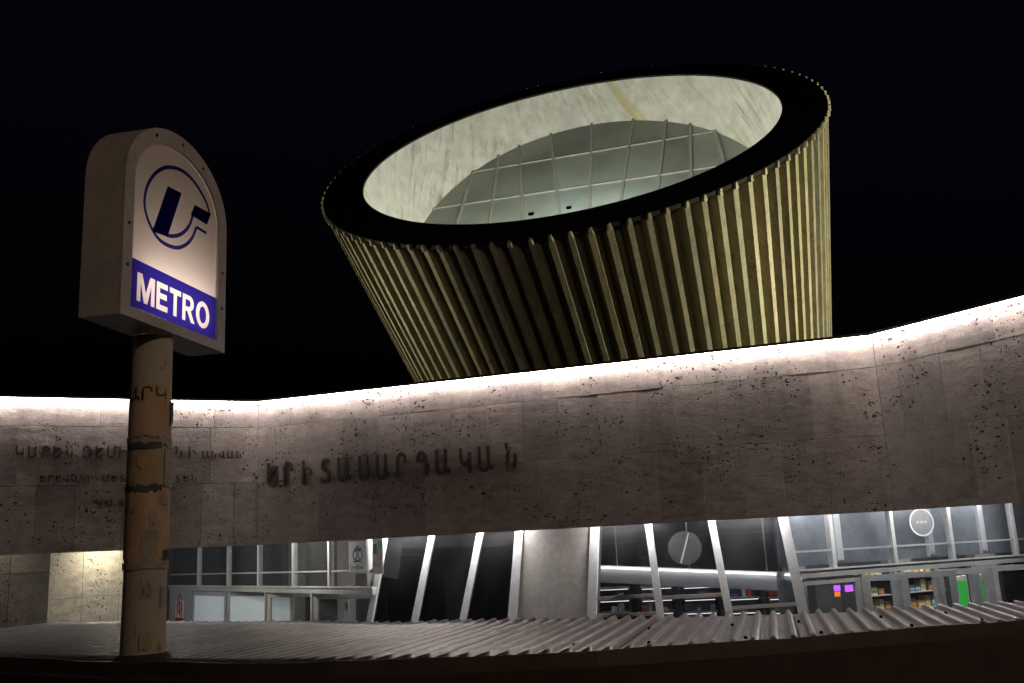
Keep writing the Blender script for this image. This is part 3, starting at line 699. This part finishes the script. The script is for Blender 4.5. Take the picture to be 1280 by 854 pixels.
# ---- lamps under the soffit (hidden behind the parapet from the street)
def tube_lamp(A, B, label, m_='tube'):
    mid = (A+B)/2; T = thing('batten_lamp', (mid[0], mid[1], ZSOF-.03), label, 'lamp', 'batten lamps under the soffit')
    A = np.array([A[0], A[1], ZSOF-.025]); B = np.array([B[0], B[1], ZSOF-.025])
    MB().bar(A, B, .09, .045).build('housing', 'white', T)
    MB().tube([A+np.array([0, 0, -.045]), B+np.array([0, 0, -.045])], .018, 8).build('tube', m_, T)
def along(fr, s, n): p = fr.p(s, 0, n); return p
LBL = 'white batten lamp with a bare tube under the soffit behind the parapet'
for a in (0, 2.2, 4.4): tube_lamp(RF.p(rm[0]+.2+a, 0, .85), RF.p(rm[0]+1.5+a, 0, .85), LBL)
for k0, k1 in ((0, 3), (4, 7)):
    q0, q1 = ax_pts[k0][1], ax_pts[k1][1]; d = nrm((q1-q0)*np.array([1, 1, 0])); nn_ = np.array([d[1], -d[0], 0])
    for u in (.2, .8):
        c_ = lerp(q0, q1, u)+nn_*.29; tube_lamp(c_-d*.6, c_+d*.6, LBL, 'tube_strong')
for u in (0, 1, 2, 3): tube_lamp(LF.p(lm[-2]-u*3.2, 0, .9+1.15*u), LF.p(lm[-2]-1.5-u*3.2, 0, .9+1.15*u), LBL)
M['tube_warm'] = m_emit('warm_tube', (1.0, .93, .68), 190); M['tube_dim'] = m_emit('old_dim_tube', (1.0, .88, .74), 22)
def wall_tube(fr, x0, x1, m_, label, n=.55):
    a, b = fr.px(x0, 700)[0], fr.px(x1, 700)[0]; A = fr.p(a, 0, n); B = fr.p(b, 0, n); A[2] = B[2] = ZSOF-.025
    T = thing('batten_lamp', (*((A+B)/2)[:2], ZSOF-.03), label, 'lamp')
    MB().bar(A, B, .09, .045).build('housing', 'white', T)
    dz_ = np.array([0, 0, .045]); MB().tube([A-dz_, B-dz_], .018, 8).build('tube', m_, T)
wall_tube(F1, 98, 150, 'tube_warm', 'batten lamp with a warm yellowish tube above the lit travertine wall')
wall_tube(F2, -30, 20, 'tube_dim', 'old batten lamp with a dim tube above the travertine wall end', .7)
# ---- floodlights on the station roof washing the drum
def roof_flood(loc, tgt, power, ang, label, col=(1.0, .95, .68)):
    T = thing('floodlight', (loc[0], loc[1], ZBASE-.01), label, 'floodlight')
    MB().bar((loc[0], loc[1], ZBASE-.01), (loc[0], loc[1], ZBASE+.12), .05, .05, (1, 0, 0)).build('foot', 'blackp', T)
    l = np.array([loc[0], loc[1], ZBASE+.2]); d = nrm(np.asarray(tgt)-l)
    MB().bar(l-d*.10, l+d*.06, .3, .2).build('housing', 'blackp', T)
    spot('flood_lamp', l+d*.09, tgt, power, ang, col, .6, .1, T)
roof_flood((14.5, 17.2), (5.0, 20.0, 9.0), 4300, 105, 'black floodlight on the station roof to the right of the drum')
roof_flood((-9.6, 24.5), (-1.0, 21.5, 8.0), 1000, 100, 'black floodlight on the station roof to the left of the drum')
# ================================================================== station hall seen through the glass
hall = thing('hall_interior', (2, 30, ZFL), 'dim station hall with pillars behind the glass fronts', 'hall')
for x, y in ((-7.5, 33), (-5.5, 31), (-2.0, 29), (.5, 28), (9.5, 25.2), (12.5, 27), (6.5, 24)):
    box_obj('pillar', x-.28, x+.28, y-.28, y+.28, ZFL, ZSOF-.004, 'hall_wall', hall)
for x0, x1, y in ((-14, -5, 34), (3.4, 14, 29)):
    box_obj('partition', x0, x1, y, y+.15, ZFL, ZSOF-.004, 'hall_dark', hall)
def ceil_lamp(x, y, lx, ly, label='flat rectangular lamp on the hall ceiling', m_='hall_lamp'):
    T = thing('ceiling_lamp', (x, y, ZSOF-.05), label, 'lamp', 'lamps on the hall ceiling')
    box_obj('frame', x-lx-.05, x+lx+.05, y-ly-.05, y+ly+.05, ZSOF-.04, ZSOF-.004, 'white', T); box_obj('diffuser', x-lx, x+lx, y-ly, y+ly, ZSOF-.06, ZSOF-.041, m_, T)
for x, y in ((-4, 27), (8.5, 23.4), (12, 24.5), (-1.0, 22.5)): ceil_lamp(x, y, .8, .15)
for u in (0, .5, 1): ceil_lamp(*at(790+u*190, 700, 19.4-u*1.6)[:2], .45, .10)  # unseen lamps added to light the stands behind the leaning glass
# pale bulkhead and pillars close behind the upper right windows, with its own tube lamps
zt_ = zrel(ZTR)
MB().box(RF, rm[0]-.05, rm[-1], zt_+.05, zrel(ZSOF)-.006, -.42, -.36).build('bulkhead', 'bulk', hall)
for x in (1060, 1176, 1243): MB().box(RF, sR(x, 680), sR(x, 680)+.16, zt_+.06, zrel(ZSOF)-.007, -.358, -.28).build('pilaster', 'white', hall)
for a in (.3, 2.4, 4.5): tube_lamp(RF.p(rm[0]+a, 0, -.17), RF.p(rm[0]+a+1.2, 0, -.17), 'white batten lamp with a bare tube inside the upper right windows', 'tube_in')
for a in (.6, 2.6, 4.4): ceil_lamp(*RF.p(rm[0]+a+.8, 0, -.75)[:2], .45, .1, 'flat bright lamp on the ceiling above the shop shelves', 'shop_lamp')
# added glowing board and made-up stands, imitating reflections in the right-hand leaning panes
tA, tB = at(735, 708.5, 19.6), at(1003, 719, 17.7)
T = thing('reflection_board', (*(tA[:2]*.5+tB[:2]*.5), ZSOF-.005), 'added white board with a glowing strip behind the leaning glass, imitating the mirrored parapet light', 'lamp')
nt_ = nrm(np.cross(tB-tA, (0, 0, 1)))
MB().bar(tA+nt_*.07, tB+nt_*.07, .04, .035).build('reflected_led', m_emit('reflected_led_glow', (1, .98, .97), 9), T)  # added glow imitating the parapet's LED line mirrored in the glass
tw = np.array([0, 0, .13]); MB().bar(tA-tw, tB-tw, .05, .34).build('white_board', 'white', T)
for u in (.15, .5, .85):
    P = lerp(tA, tB, u); MB().tube([P+np.array([0, 0, .05]), np.array([P[0], P[1], ZSOF-.004])], .01, 6).build('hanger', 'alu_dark', T)
    MB().bar(P, P+nt_*.06, .03, .02).build('bracket', 'alu_dark', T)
SM = [mat('stand_goods_%s' % n, c, .5) for n, c in (('white', (.75, .76, .78)), ('grey', (.35, .36, .38)), ('red', (.55, .08, .03)), ('blue', (.08, .13, .3)))]
rnd = random.Random(9)
LAB = ['beside the pier', 'second from the pier', 'third from the pier', 'fourth from the pier', 'next to the right-hand doors']
for i in range(5):  # made-up stands, put in for the street mirrored in the panes
    P = at(768+i*53, 760, 20.3-i*.45); x, y = P[0], P[1]
    T = thing('street_glint_stand', (x, y, ZFL), 'made-up dark stand of small boxes imitating street reflections in the leaning glass, '+LAB[i], 'reflection stand-in', 'made-up stands imitating street reflections in the leaning glass')
    for sx in (-.36, .36): box_obj('side_panel', x+sx-.015, x+sx+.015, y-.2, y+.2, ZFL, ZFL+2.25, 'blackp', T)
    for z in (.5, 1.0, 1.36, 1.62, 1.88, 2.12): box_obj('shelf_board', x-.344, x+.344, y-.2, y+.2, ZFL+z-.02, ZFL+z, 'alu_dark' if z > 1.3 else 'blackp', T)
    for z in (1.60, 1.86, 2.10): box_obj('glint_strip', x-.30, x+.30, y-.195, y-.18, ZFL+z-.035, ZFL+z-.021, 'glint_strip', T)  # added glowing strips imitating city-light glints
    for z in (1.36, 1.62, 1.88):
        q = x-.32
        while q < x+.24:
            w = rnd.uniform(.05, .13); h = rnd.uniform(.06, .17)
            if rnd.random() < .7: box_obj('small_box', q, q+w, y-.17, y-.02, ZFL+z+.001, ZFL+z+h, SM[rnd.choice([0, 0, 0, 1, 1, 2, 3])], T)
            q += w+rnd.uniform(.01, .06)
# shop goods behind the right doors
def shelf(x0, x1, dback, label):
    s0, s1 = sR(x0, 740), sR(x1, 740); T = thing('shop_shelf', RF.p((s0+s1)/2, 0, -dback), label, 'shelf')
    MB().box(RF, s0, s1, 0, 2.32, -dback-.4, -dback-.36).build('back_panel', 'blackp', T)
    for s in (s0, s1): MB().box(RF, s-.02, s+.02, 0, 2.32, -dback-.359, -dback).build('side_panel', 'blackp', T)
    for z in (.75, 1.08, 1.41, 1.74, 2.05): MB().box(RF, s0+.022, s1-.022, z-.02, z, -dback-.358, -dback).build('board', 'hall_wall', T)
    return s0, s1
g_cols = [(.7, .45, .12), (.75, .72, .66), (.72, .7, .2), (.1, .3, .35), (.8, .8, .8), (.5, .2, .1)]
GM = [mat('goods_%s' % n, c, .5) for n, c in zip(('amber', 'cream', 'yellow', 'teal', 'white', 'rust'), g_cols)]
rnd = random.Random(5)
for x0, x1, lab in ((1126, 1172, 'dark shop shelf with amber and cream packets behind the doors'), (1186, 1243, 'dark shop shelf of small white packets beside the green light box')):
    s0, s1 = shelf(x0, x1, 1.1, lab); 
    for z in (1.08, 1.41, 1.74, 2.05):
        s = s0+.06
        while s < s1-.14:
            w = rnd.uniform(.09, .2); h = rnd.uniform(.12, .24); gi = rnd.randrange(6)
            nm = ('amber', 'cream', 'yellow', 'teal', 'white', 'rust')[gi]
            P = thing('packet', RF.p(s, z, -1.2), '%s packet on the shop shelf %s' % (nm, 'next to the kiosk' if x0 < 1150 else 'beside the green light box'), 'packet', 'packets on the shop shelves')
            MB().box(RF, s, s+w, z+.001, z+h, -1.34, -1.16).build('carton', GM[gi], P); MB().box(RF, s+.01, s+w-.01, z+h*.3, z+h*.6, -1.159, -1.156).build('band', GM[(gi+1) % 6], P)
            s += w+rnd.uniform(.02, .09)
for x0, x1, lab in ((1247, 1258, 'green light box standing behind the open shop door'), (1268, 1279, 'second green light box at the far end of the shop')):
    s0, s1 = sR(x0, 740), sR(x1, 740); T = thing('light_box', RF.p(s0, 0, -.9), lab, 'light box')
    MB().box(RF, s0-.05, s1+.05, 0, 2.0, -1.0, -.92).build('case', 'white', T); MB().box(RF, s0, s1, .3, 1.9, -.918, -.91).build('face', 'green', T)
s0 = sR(1041, 745); T = thing('kiosk_screen', RF.p(s0, 0, -.8), 'slim kiosk with glowing purple and orange screens behind the door', 'kiosk')
MB().box(RF, s0-.06, s0+.5, 0, 2.25, -1.0, -.9).build('case', 'blackp', T)
for xa, xb, ya, yb, m_ in ((1043, 1050, 739, 731.5, 'purple'), (1044, 1050, 746, 739.3, 'orange'), (1057, 1066, 740, 731, 'purple')):
    (a, z0), (b, z1) = RF.px(xa, ya, -.89), RF.px(xb, yb, -.89); MB().box(RF, a, b, z0, z1, -.898, -.89).build('screen', m_, T)
T = thing('louvre_screen', RF.p(sR(1020, 745), 0, -.5), 'grey screen of upright slats behind the door next to the kiosk', 'screen')
for x in (1006, 1014.5, 1023.5, 1033): MB().box(RF, sR(x, 745)-.045, sR(x, 745)+.045, 0, 2.3, -.62, -.5).build('slat', 'alu_dark', T)
MB().box(RF, sR(1003, 745), sR(1037, 745), 2.302, 2.36, -.6, -.52).build('head_rail', 'alu_dark', T)
# ================================================================== foreground sheet-metal roof
dv = ray(965, 671.3); U2 = nrm([dv[0], dv[1]]); V2 = np.array([U2[1], -U2[0]])
def uv_(p): return float(p[:2]@U2), float(p[:2]@V2)
nu = np.array([uv_(p) for p in NEAR]); fu = np.array([uv_(p) for p in FAR])
nu = nu[np.argsort(nu[:, 1])]; fu = fu[np.argsort(fu[:, 1])]
unear = lambda v: float(np.interp(v, nu[:, 1], nu[:, 0])); ufar = lambda v: float(np.interp(v, fu[:, 1], fu[:, 0]))
roof = thing('sheet_metal_roof', (0, 7, ZROOF-.4), 'low roof of grey corrugated metal sheets with dark screws and a curved front edge', 'roof')
def rp(u, v, z): p = U2*u+V2*v; return (p[0], p[1], z)
PIT = .104; RH = .032; prof = [(0, 0), (.026, 0), (.046, 0), (.055, .35*RH), (.062, .88*RH), (.069, RH), (.080, RH), (.087, .88*RH), (.095, .3*RH), (PIT, 0)]
v0, v1 = -7.4, 5.4; nsh = int((v1-v0)/(PIT*9)); rnd = random.Random(3)
for k in range(nsh):
    va = v0+k*PIT*9; pts = []
    for r in range(9):
        for (dv_, dz) in prof[:-1]: pts.append((va+r*PIT+dv_, dz))
    pts.append((va+9*PIT, 0))
    lift = (k % 2)*.003; dzs = rnd.uniform(-.003, .003); uo = rnd.uniform(-.02, .02)
    V = []; nn_ = 12
    rows = []
    for i, (v, dz) in enumerate(pts):
        ua, ub = unear(v)+.0, ufar(v)+uo
        for j in range(nn_):
            tt = j/(nn_-1); u = ua+(ub-ua)*tt
            wob = .003*math.sin(u*2.1+k*.7)+.002*math.sin(v*3.3+u)
            V.append(rp(u, v, ZROOF+dz+lift+dzs*tt+wob*(.3+.7*tt)))
    Fc = [[i*nn_+j, (i+1)*nn_+j, (i+1)*nn_+j+1, i*nn_+j+1] for i in range(len(pts)-1) for j in range(nn_-1)]
    sh = mesh('roof_sheet', V, Fc, 'galv', roof, True)
    sh.modifiers.new('thickness', 'SOLIDIFY').thickness = .003
    for r in (0, 5):
        for q, fr_ in enumerate((.22, .62)):
            v = va+(r+.25)*PIT + (.0 if q else PIT*1); u = unear(v)+(ufar(v)-unear(v))*fr_+rnd.uniform(-.06, .06)
            wob = .003*math.sin(u*2.1+k*.7)+.002*math.sin(v*3.3+u)
            z = ZROOF+lift+wob; MB().tube([rp(u, v, z-.002), rp(u, v, z+.012), rp(u, v, z+.018)], [.011, .011, .005], 8).build('screw', 'screw', roof)
# thin pressed flashing along the curved edge, purlins and posts below
fl = [rp(unear(v), v, 0) for v in np.linspace(v0, v1, 70)]
mb = MB(); tv = []
for i_, p in enumerate(fl):
    ez = .003*math.sin(i_*.9)+.002*math.sin(i_*2.3); tv += [(p[0], p[1]-.012, ZROOF-.11), (p[0], p[1]-.022, ZROOF-.11), (p[0], p[1]-.022, ZROOF+RH*1.05+ez), (p[0], p[1]-.012, ZROOF+RH*1.05+ez)]
mb.add(tv, [[4*i+q, 4*i+(q+1) % 4, 4*i+4+(q+1) % 4, 4*i+4+q] for i in range(69) for q in range(4)]).build('edge_flashing', 'flash', roof)
for fr_ in (.25, .75):
    P = [rp(unear(v)+(ufar(v)-unear(v))*fr_, v, ZROOF-.05) for v in np.linspace(v0+.2, v1-.3, 14)]
    mb = MB()
    for a, b in zip(P[:-1], P[1:]): mb.bar(a, b, .05, .09)
    mb.build('purlin', 'screw', roof)
for v in (-6.5, -3.5, -.5, 2.5, 4.8):
    u = unear(v)+(ufar(v)-unear(v))*.75; p = rp(u, v, 0); MB().tube([(p[0], p[1], ZFL if p[1] > 7.7 else -1.5), (p[0], p[1], ZROOF-.09)], .04, 10).build('post', 'screw', roof)
# curved retaining wall that carries the roof edge
wall = []
for x in fl: wall.append(x)
tv = []
for p in fl: tv += [(p[0], p[1]-.14, -1.5), (p[0], p[1]-.14, ZROOF-.045), (p[0], p[1]-.024, ZROOF-.045), (p[0], p[1]-.024, -1.5)]
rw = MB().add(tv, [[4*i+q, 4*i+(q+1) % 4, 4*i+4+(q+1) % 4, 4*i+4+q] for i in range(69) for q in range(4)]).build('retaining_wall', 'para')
tag(rw, 'dark brown curved street wall below the edge of the metal roof', 'wall')
# ================================================================== metro sign and pole
PB = onz(178, 830, ZROOF)
sd = ray(890, 674.8); e_ = nrm([sd[0], sd[1], 0]); sb = np.array([-e_[1], e_[0], 0])    # along the face, and to the back
SW, ST = 1.20, .25
cc = np.array([PB[0], PB[1], 0]); K = cc - e_*SW/2 - sb*ST/2 + np.array([.024, 0, 0]); K[2] = EZ+1.392
SF = Frame(K, e_, (0, 0, 1), -sb)
sign = thing('metro_sign', (PB[0], PB[1], K[2]), 'round-topped light box on a pole with a blue logo and METRO on a blue band', 'sign')
def arch(a0, a1, zb, zs_, b, n=28):
    c0, a = (a0+a1)/2, (a1-a0)/2
    return [(a1, zb)]+[(c0+a*math.cos(math.pi*k/n), zs_+b*math.sin(math.pi*k/n)) for k in range(n+1)]+[(a0, zb)]
OUT = arch(0, SW, 0, .86, .45); INN = arch(.095, SW-.105, .065, .86, .345)
k = len(OUT)
def ringprism(A, B, n0, n1):
    V = [SF.p(*p, n0) for p in A]+[SF.p(*p, n0) for p in B]+[SF.p(*p, n1) for p in A]+[SF.p(*p, n1) for p in B]; k = len(A); Fc = []
    for i in range(k):
        j = (i+1) % k; Fc += [[2*k+i, 2*k+j, 3*k+j, 3*k+i], [k+i, k+j, j, i], [i, j, 2*k+j, 2*k+i], [3*k+i, 3*k+j, k+j, k+i]]
    return MB().add(V, Fc)
# box: shell (sides), back, front frame
V = [SF.p(*p, 0) for p in OUT]+[SF.p(*p, -ST) for p in OUT]
MB().add(V, [[i, (i+1) % k, k+(i+1) % k, k+i] for i in range(k)]+[[k+i for i in range(k)]]).build('box', 'signbox', sign)
sm = [(x+(.012 if x < SW/2 else -.012), z+(.012 if z < .5 else -.012)) for x, z in OUT]
ringprism(OUT, INN, -.004, .012).build('front_frame', 'signbox', sign)
m = bpy.data.materials.new('backlit_acrylic'); m.use_nodes = True; t = NT(m); m.node_tree.nodes.remove(t.b)
tl = t.n('ShaderNodeBsdfTranslucent'); tl.inputs[0].default_value = (.62, .55, .5, 1); df = t.n('ShaderNodeBsdfDiffuse'); df.inputs[0].default_value = (.5, .45, .4, 1)
mx = t.n('ShaderNodeMixShader'); mx.inputs[0].default_value = .4; t.l(tl.outputs[0], mx.inputs[1]); t.l(df.outputs[0], mx.inputs[2]); t.l(mx.outputs[0], m.node_tree.nodes['Material Output'].inputs[0])
pan = MB().add([SF.p(x, z, -.012) for x, z in INN], [list(range(len(INN)))]).build('face_panel', m, sign)
MB().tube([SF.p(.25, .24, -.20), SF.p(SW-.12, .24, -.20)], .018, 10).build('lamp_tube', m_emit('sign_tube', (1, .88, .81), 32.0), sign)
def spx(x, y): return SF.px(60+x/2.44, 130+y/2.44)
navy = m_film('navy_film', (.05, .04, .27)); blue = m_film('blue_film', (.035, .028, .40))
def strip(pts, w, name):   # thick polyline laid flat on the face, in face coordinates
    pts = [np.array(p) for p in pts]; Lp, Rp = [], []
    for i, p in enumerate(pts):
        d = nrm(pts[min(i+1, len(pts)-1)]-pts[max(i-1, 0)]); nn = np.array([-d[1], d[0]]); Lp.append(p+nn*w/2); Rp.append(p-nn*w/2)
    V = [SF.p(*p, -.008) for p in Lp+Rp]; q = len(pts)
    return MB().add(V, [[i, q+i, q+i+1, i+1] for i in range(q-1)]).build(name, navy, sign)
def bez(a, b, c, d, n=14): return [np.array(a)*(1-u)**3+3*np.array(b)*u*(1-u)**2+3*np.array(c)*u*u*(1-u)+np.array(d)*u**3 for u in [i/n for i in range(n+1)]]
# the ring, opened at the right by the hook of the letter
def smooth(pts, n=6):
    P = [np.array(p, float) for p in pts]; P = [2*P[0]-P[1]]+P+[2*P[-1]-P[-2]]; out = []
    for i in range(1, len(P)-2):
        for u in [q/n for q in range(n)]:
            out.append(.5*(2*P[i]+(P[i+1]-P[i-1])*u+(2*P[i-1]-5*P[i]+4*P[i+1]-P[i+2])*u*u+(3*P[i]-P[i-1]-3*P[i+1]+P[i+2])*u**3))
    return out+[P[-2]]
strip([spx(*q) for q in smooth([(497, 340), (488, 305), (472, 272), (445, 232), (412, 203), (380, 193), (352, 197), (325, 218), (305, 255), (298, 300), (306, 345), (325, 388), (345, 415), (372, 432), (400, 438), (425, 428), (443, 408), (456, 376)])], .026, 'logo_ring')
prism(SF, [spx(*q) for q in ((322, 388), (368, 405), (411, 272), (369, 250))], -.0085, -.0075).build('logo_stem', navy, sign)
prism(SF, [spx(*q) for q in ((439, 338), (488, 368), (501, 335), (451, 307))], -.0085, -.0075).build('logo_hook', navy, sign)
strip([spx(*q) for q in bez((446, 330), (440, 385), (405, 412), (366, 400))], .026, 'logo_curve')
strip([spx(487, 394), spx(456, 375)], .022, 'logo_tail'); 
# blue band with the word cut out of it
bx0, bx1, bz0, bz1 = INN[-1][0]-.012, INN[0][0]+.03, .055, .365
ch_, st_ = .172, .041      # cap height and stroke of the bold capitals
def el(cx_, cz_, a_, b_, n=28, a0=0, a1=360): return [(cx_+a_*math.cos(R_(a0+(a1-a0)*q/n)), cz_+b_*math.sin(R_(a0+(a1-a0)*q/n))) for q in range(n+(a1-a0 < 360))]
h_, w_ = ch_, st_
LET = {'M': (.205, [[(0, 0), (w_, 0), (w_, h_*.70), (.082, 0), (.123, 0), (.205-w_, h_*.70), (.205-w_, 0), (.205, 0), (.205, h_), (.205-w_*1.35, h_), (.1025, h_*.36), (w_*1.35, h_), (0, h_)]]),
 'E': (.138, [[(0, 0), (.138, 0), (.138, w_*.82), (w_, w_*.82), (w_, h_*.42), (.126, h_*.42), (.126, h_*.62), (w_, h_*.62), (w_, h_-w_*.82), (.135, h_-w_*.82), (.135, h_), (0, h_)]]),
 'T': (.146, [[(.073-w_/2, 0), (.073+w_/2, 0), (.073+w_/2, h_-w_*.82), (.146, h_-w_*.82), (.146, h_), (0, h_), (0, h_-w_*.82), (.073-w_/2, h_-w_*.82)]]),
 'R': (.165, [[(0, 0), (w_, 0), (w_, h_*.39), (.066, h_*.39), (.118, 0), (.168, 0), (.112, h_*.42)]+el(.092, h_*.71, .06, h_*.29, 12, -75, 90)+[(0, h_)], [(w_, h_*.56), (.085, h_*.56)]+el(.085, h_*.70, .024, h_*.13, 8, -80, 80)+[(.085, h_*.83), (w_, h_*.83)]]),
 'O': (.186, [el(.093, h_/2, .096, h_*.52), el(.093, h_/2, .050, h_*.33)])}
cu = bpy.data.curves.new('band', 'CURVE'); cu.dimensions = '2D'; cu.fill_mode = 'BOTH'
def poly_spline(P):
    sp = cu.splines.new('POLY'); sp.points.add(len(P)-1); sp.use_cyclic_u = True
    for q, (x, y) in zip(sp.points, P): q.co = (x, y, 0, 1)
poly_spline([(bx0, bz0), (bx1, bz0), (bx1, bz1), (bx0, bz1)])
px_ = bx0+.10
for c_ in 'METRO':
    w0, polys = LET[c_]
    for P in polys: poly_spline([(px_+x*.90, .122+y) for x, y in P])
    px_ += w0*.90+.020
# remains of a small line of print under the word
for q in range(9): poly_spline([(bx0+.13+q*.034, bz0+.012), (bx0+.152+q*.034, bz0+.012), (bx0+.150+q*.034, bz0+.021), (bx0+.131+q*.034, bz0+.021)])
o = bpy.data.objects.new('band', cu); COL.objects.link(o)
dg = bpy.context.evaluated_depsgraph_get(); me = bpy.data.meshes.new_from_object(o.evaluated_get(dg))
Vb = [v.co[:] for v in me.vertices]; Fb = [list(p.vertices) for p in me.polygons]; bpy.data.objects.remove(o)
midx = base = 0
mesh('blue_band', [SF.p(v[0]+midx, v[1]+base, -.0078) for v in Vb], Fb, blue, sign)
for q in ((.03, 1.2), (.36, .95), (.80, .9), (.95, .5), (.955, .22)): pass
for s_, z_ in ((.05, .55), (.05, .3), (SW-.05, .55), (SW-.05, .3), (.30, 1.20), (.86, 1.20), (SW/2, 1.262)):
    MB().tube([SF.p(s_, z_, .011), SF.p(s_, z_, .017)], .011, 8).build('rivet', 'screw', sign)
# pole
pr = .126
pole = thing('sign_pole', (PB[0], PB[1], -1.5), 'stained round pole covered with torn flyers, carrying the metro sign', 'pole')
mb = MB(); mb.tube([(PB[0], PB[1], z) for z in (-1.5, 0, ZROOF+.02, 1.6, 2.2, K[2]+.004)], [pr*1.02, pr*1.02, pr, pr*.97, pr*.95, pr*.92], 40); mb.build('shaft', 'pole', pole, True)
mb = MB(); mb.tube([(PB[0], PB[1], ZROOF-.03), (PB[0], PB[1], ZROOF+.045), (PB[0], PB[1], ZROOF+.06)], [pr+.045, pr+.03, pr+.004], 32); mb.build('collar', 'para', pole, True)
view_a = math.atan2(-PB[1], -PB[0])
def zpx(y, x=185):  # height of a pixel row on the pole
    r_ = ray(x, y); tt = (PB[1]-pr)/r_[1]; return EZ+r_[2]*tt
def flyer(y0, y1, a0, a1, m_, name='flyer', ragged=.012, lift=.004, label=None):
    z0, z1 = zpx(y0), zpx(y1); rnd = random.Random(int(y0*7+a0)); n = 16; V = []
    for i in range(n+1):
        a = view_a+math.radians(a0+(a1-a0)*i/n); j0, j1 = rnd.uniform(-ragged, ragged), rnd.uniform(-ragged, ragged)
        for z in (z0+j0, (z0+z1)/2, z1+j1):
            rr = pr*.99+lift+rnd.uniform(0, .002); V.append((PB[0]+rr*math.cos(a), PB[1]+rr*math.sin(a), z))
    return mesh(name, V, [[3*i+q, 3*i+3+q, 3*i+4+q, 3*i+1+q] for i in range(n) for q in (0, 1)], m_, pole, True)
f1 = flyer(545, 480, -75, 45, 'paper_orange'); flyer(556, 547, -80, 75, 'paper_grey', lift=.005); flyer(561, 553, -70, 30, 'paper_dark', lift=.0075, ragged=.008)
flyer(606, 560, -80, 40, 'paper_yellow', lift=.003); flyer(607, 560, 42, 85, 'paper_grey', lift=.0045); flyer(614, 606, -85, 35, 'paper_dark', lift=.0065)
flyer(702, 613, -85, 80, 'paper_orange', lift=.003, ragged=.02); flyer(698, 664, -15, 25, 'paper_grey', lift=.0065, ragged=.025); flyer(700, 688, 45, 70, 'paper_dark', lift=.007, ragged=.004)
flyer(712, 703, -85, 80, 'paper_grey', lift=.0045, ragged=.008); flyer(530, 500, 60, 85, 'paper_dark', lift=.0055)
for y0, y1, a0, a1, m_ in ((640, 628, -50, -30, 'paper_grey'), (655, 640, 5, 22, 'paper_grey'), (676, 660, -70, -48, 'paper_yellow'), (632, 620, 30, 55, 'paper_grey'), (585, 570, -30, -5, 'paper_orange'), (812, 790, -10, 18, 'paper_yellow'), (760, 735, 40, 62, 'paper_grey')):
    flyer(y0, y1, a0, a1, m_, lift=.0085, ragged=.014)
# hand-lettered word on the upper flyer, bent round the pole
Vg, Fg = glyph('ԱՐԿ', .115, 0)
zb_ = zpx(500); mesh('flyer_text', [(PB[0]+(pr+.0075)*math.cos(view_a-.25+v[0]*-1/pr*-1), PB[1]+(pr+.0075)*math.sin(view_a-.25+v[0]/pr), zb_+v[1]) for v in Vg], Fg, 'letter', pole)
# ================================================================== street lamps on the pavement behind the viewer
def street_lamp(x, y, h, aim, power, label):
    T = thing('street_lamp', (x, y, 0), label, 'street lamp', 'street lamps on the pavement')
    d = nrm(np.array([aim[0]-x, aim[1]-y, 0])); top = np.array([x, y, h])
    MB().tube([(x, y, 0), (x, y, h*.5), (x, y, h)], [.10, .075, .05], 12).build('post', 'alu_dark', T, True)
    MB().tube([top-np.array([0, 0, .1]), top+d*.6+np.array([0, 0, .3]), top+d*1.4+np.array([0, 0, .4])], .035, 8).build('arm', 'alu_dark', T, True)
    hd = top+d*1.65+np.array([0, 0, .42]); MB().bar(hd-d*.32, hd+d*.32, .28, .14).build('lamp_head', 'alu_dark', T)
    spot('street_light', hd-np.array([0, 0, .1]), np.array([aim[0], aim[1], aim[2]]), power, 150, (1.0, .74, .52), .5, .12, T)
street_lamp(8.5, -5.5, 8.0, (0, 12, 0), 1250, 'grey street lamp standing on the pavement to the right of the sign')
street_lamp(-13, -7.0, 8.0, (-6, 12, 0), 70, 'grey street lamp standing on the pavement to the left of the sign')
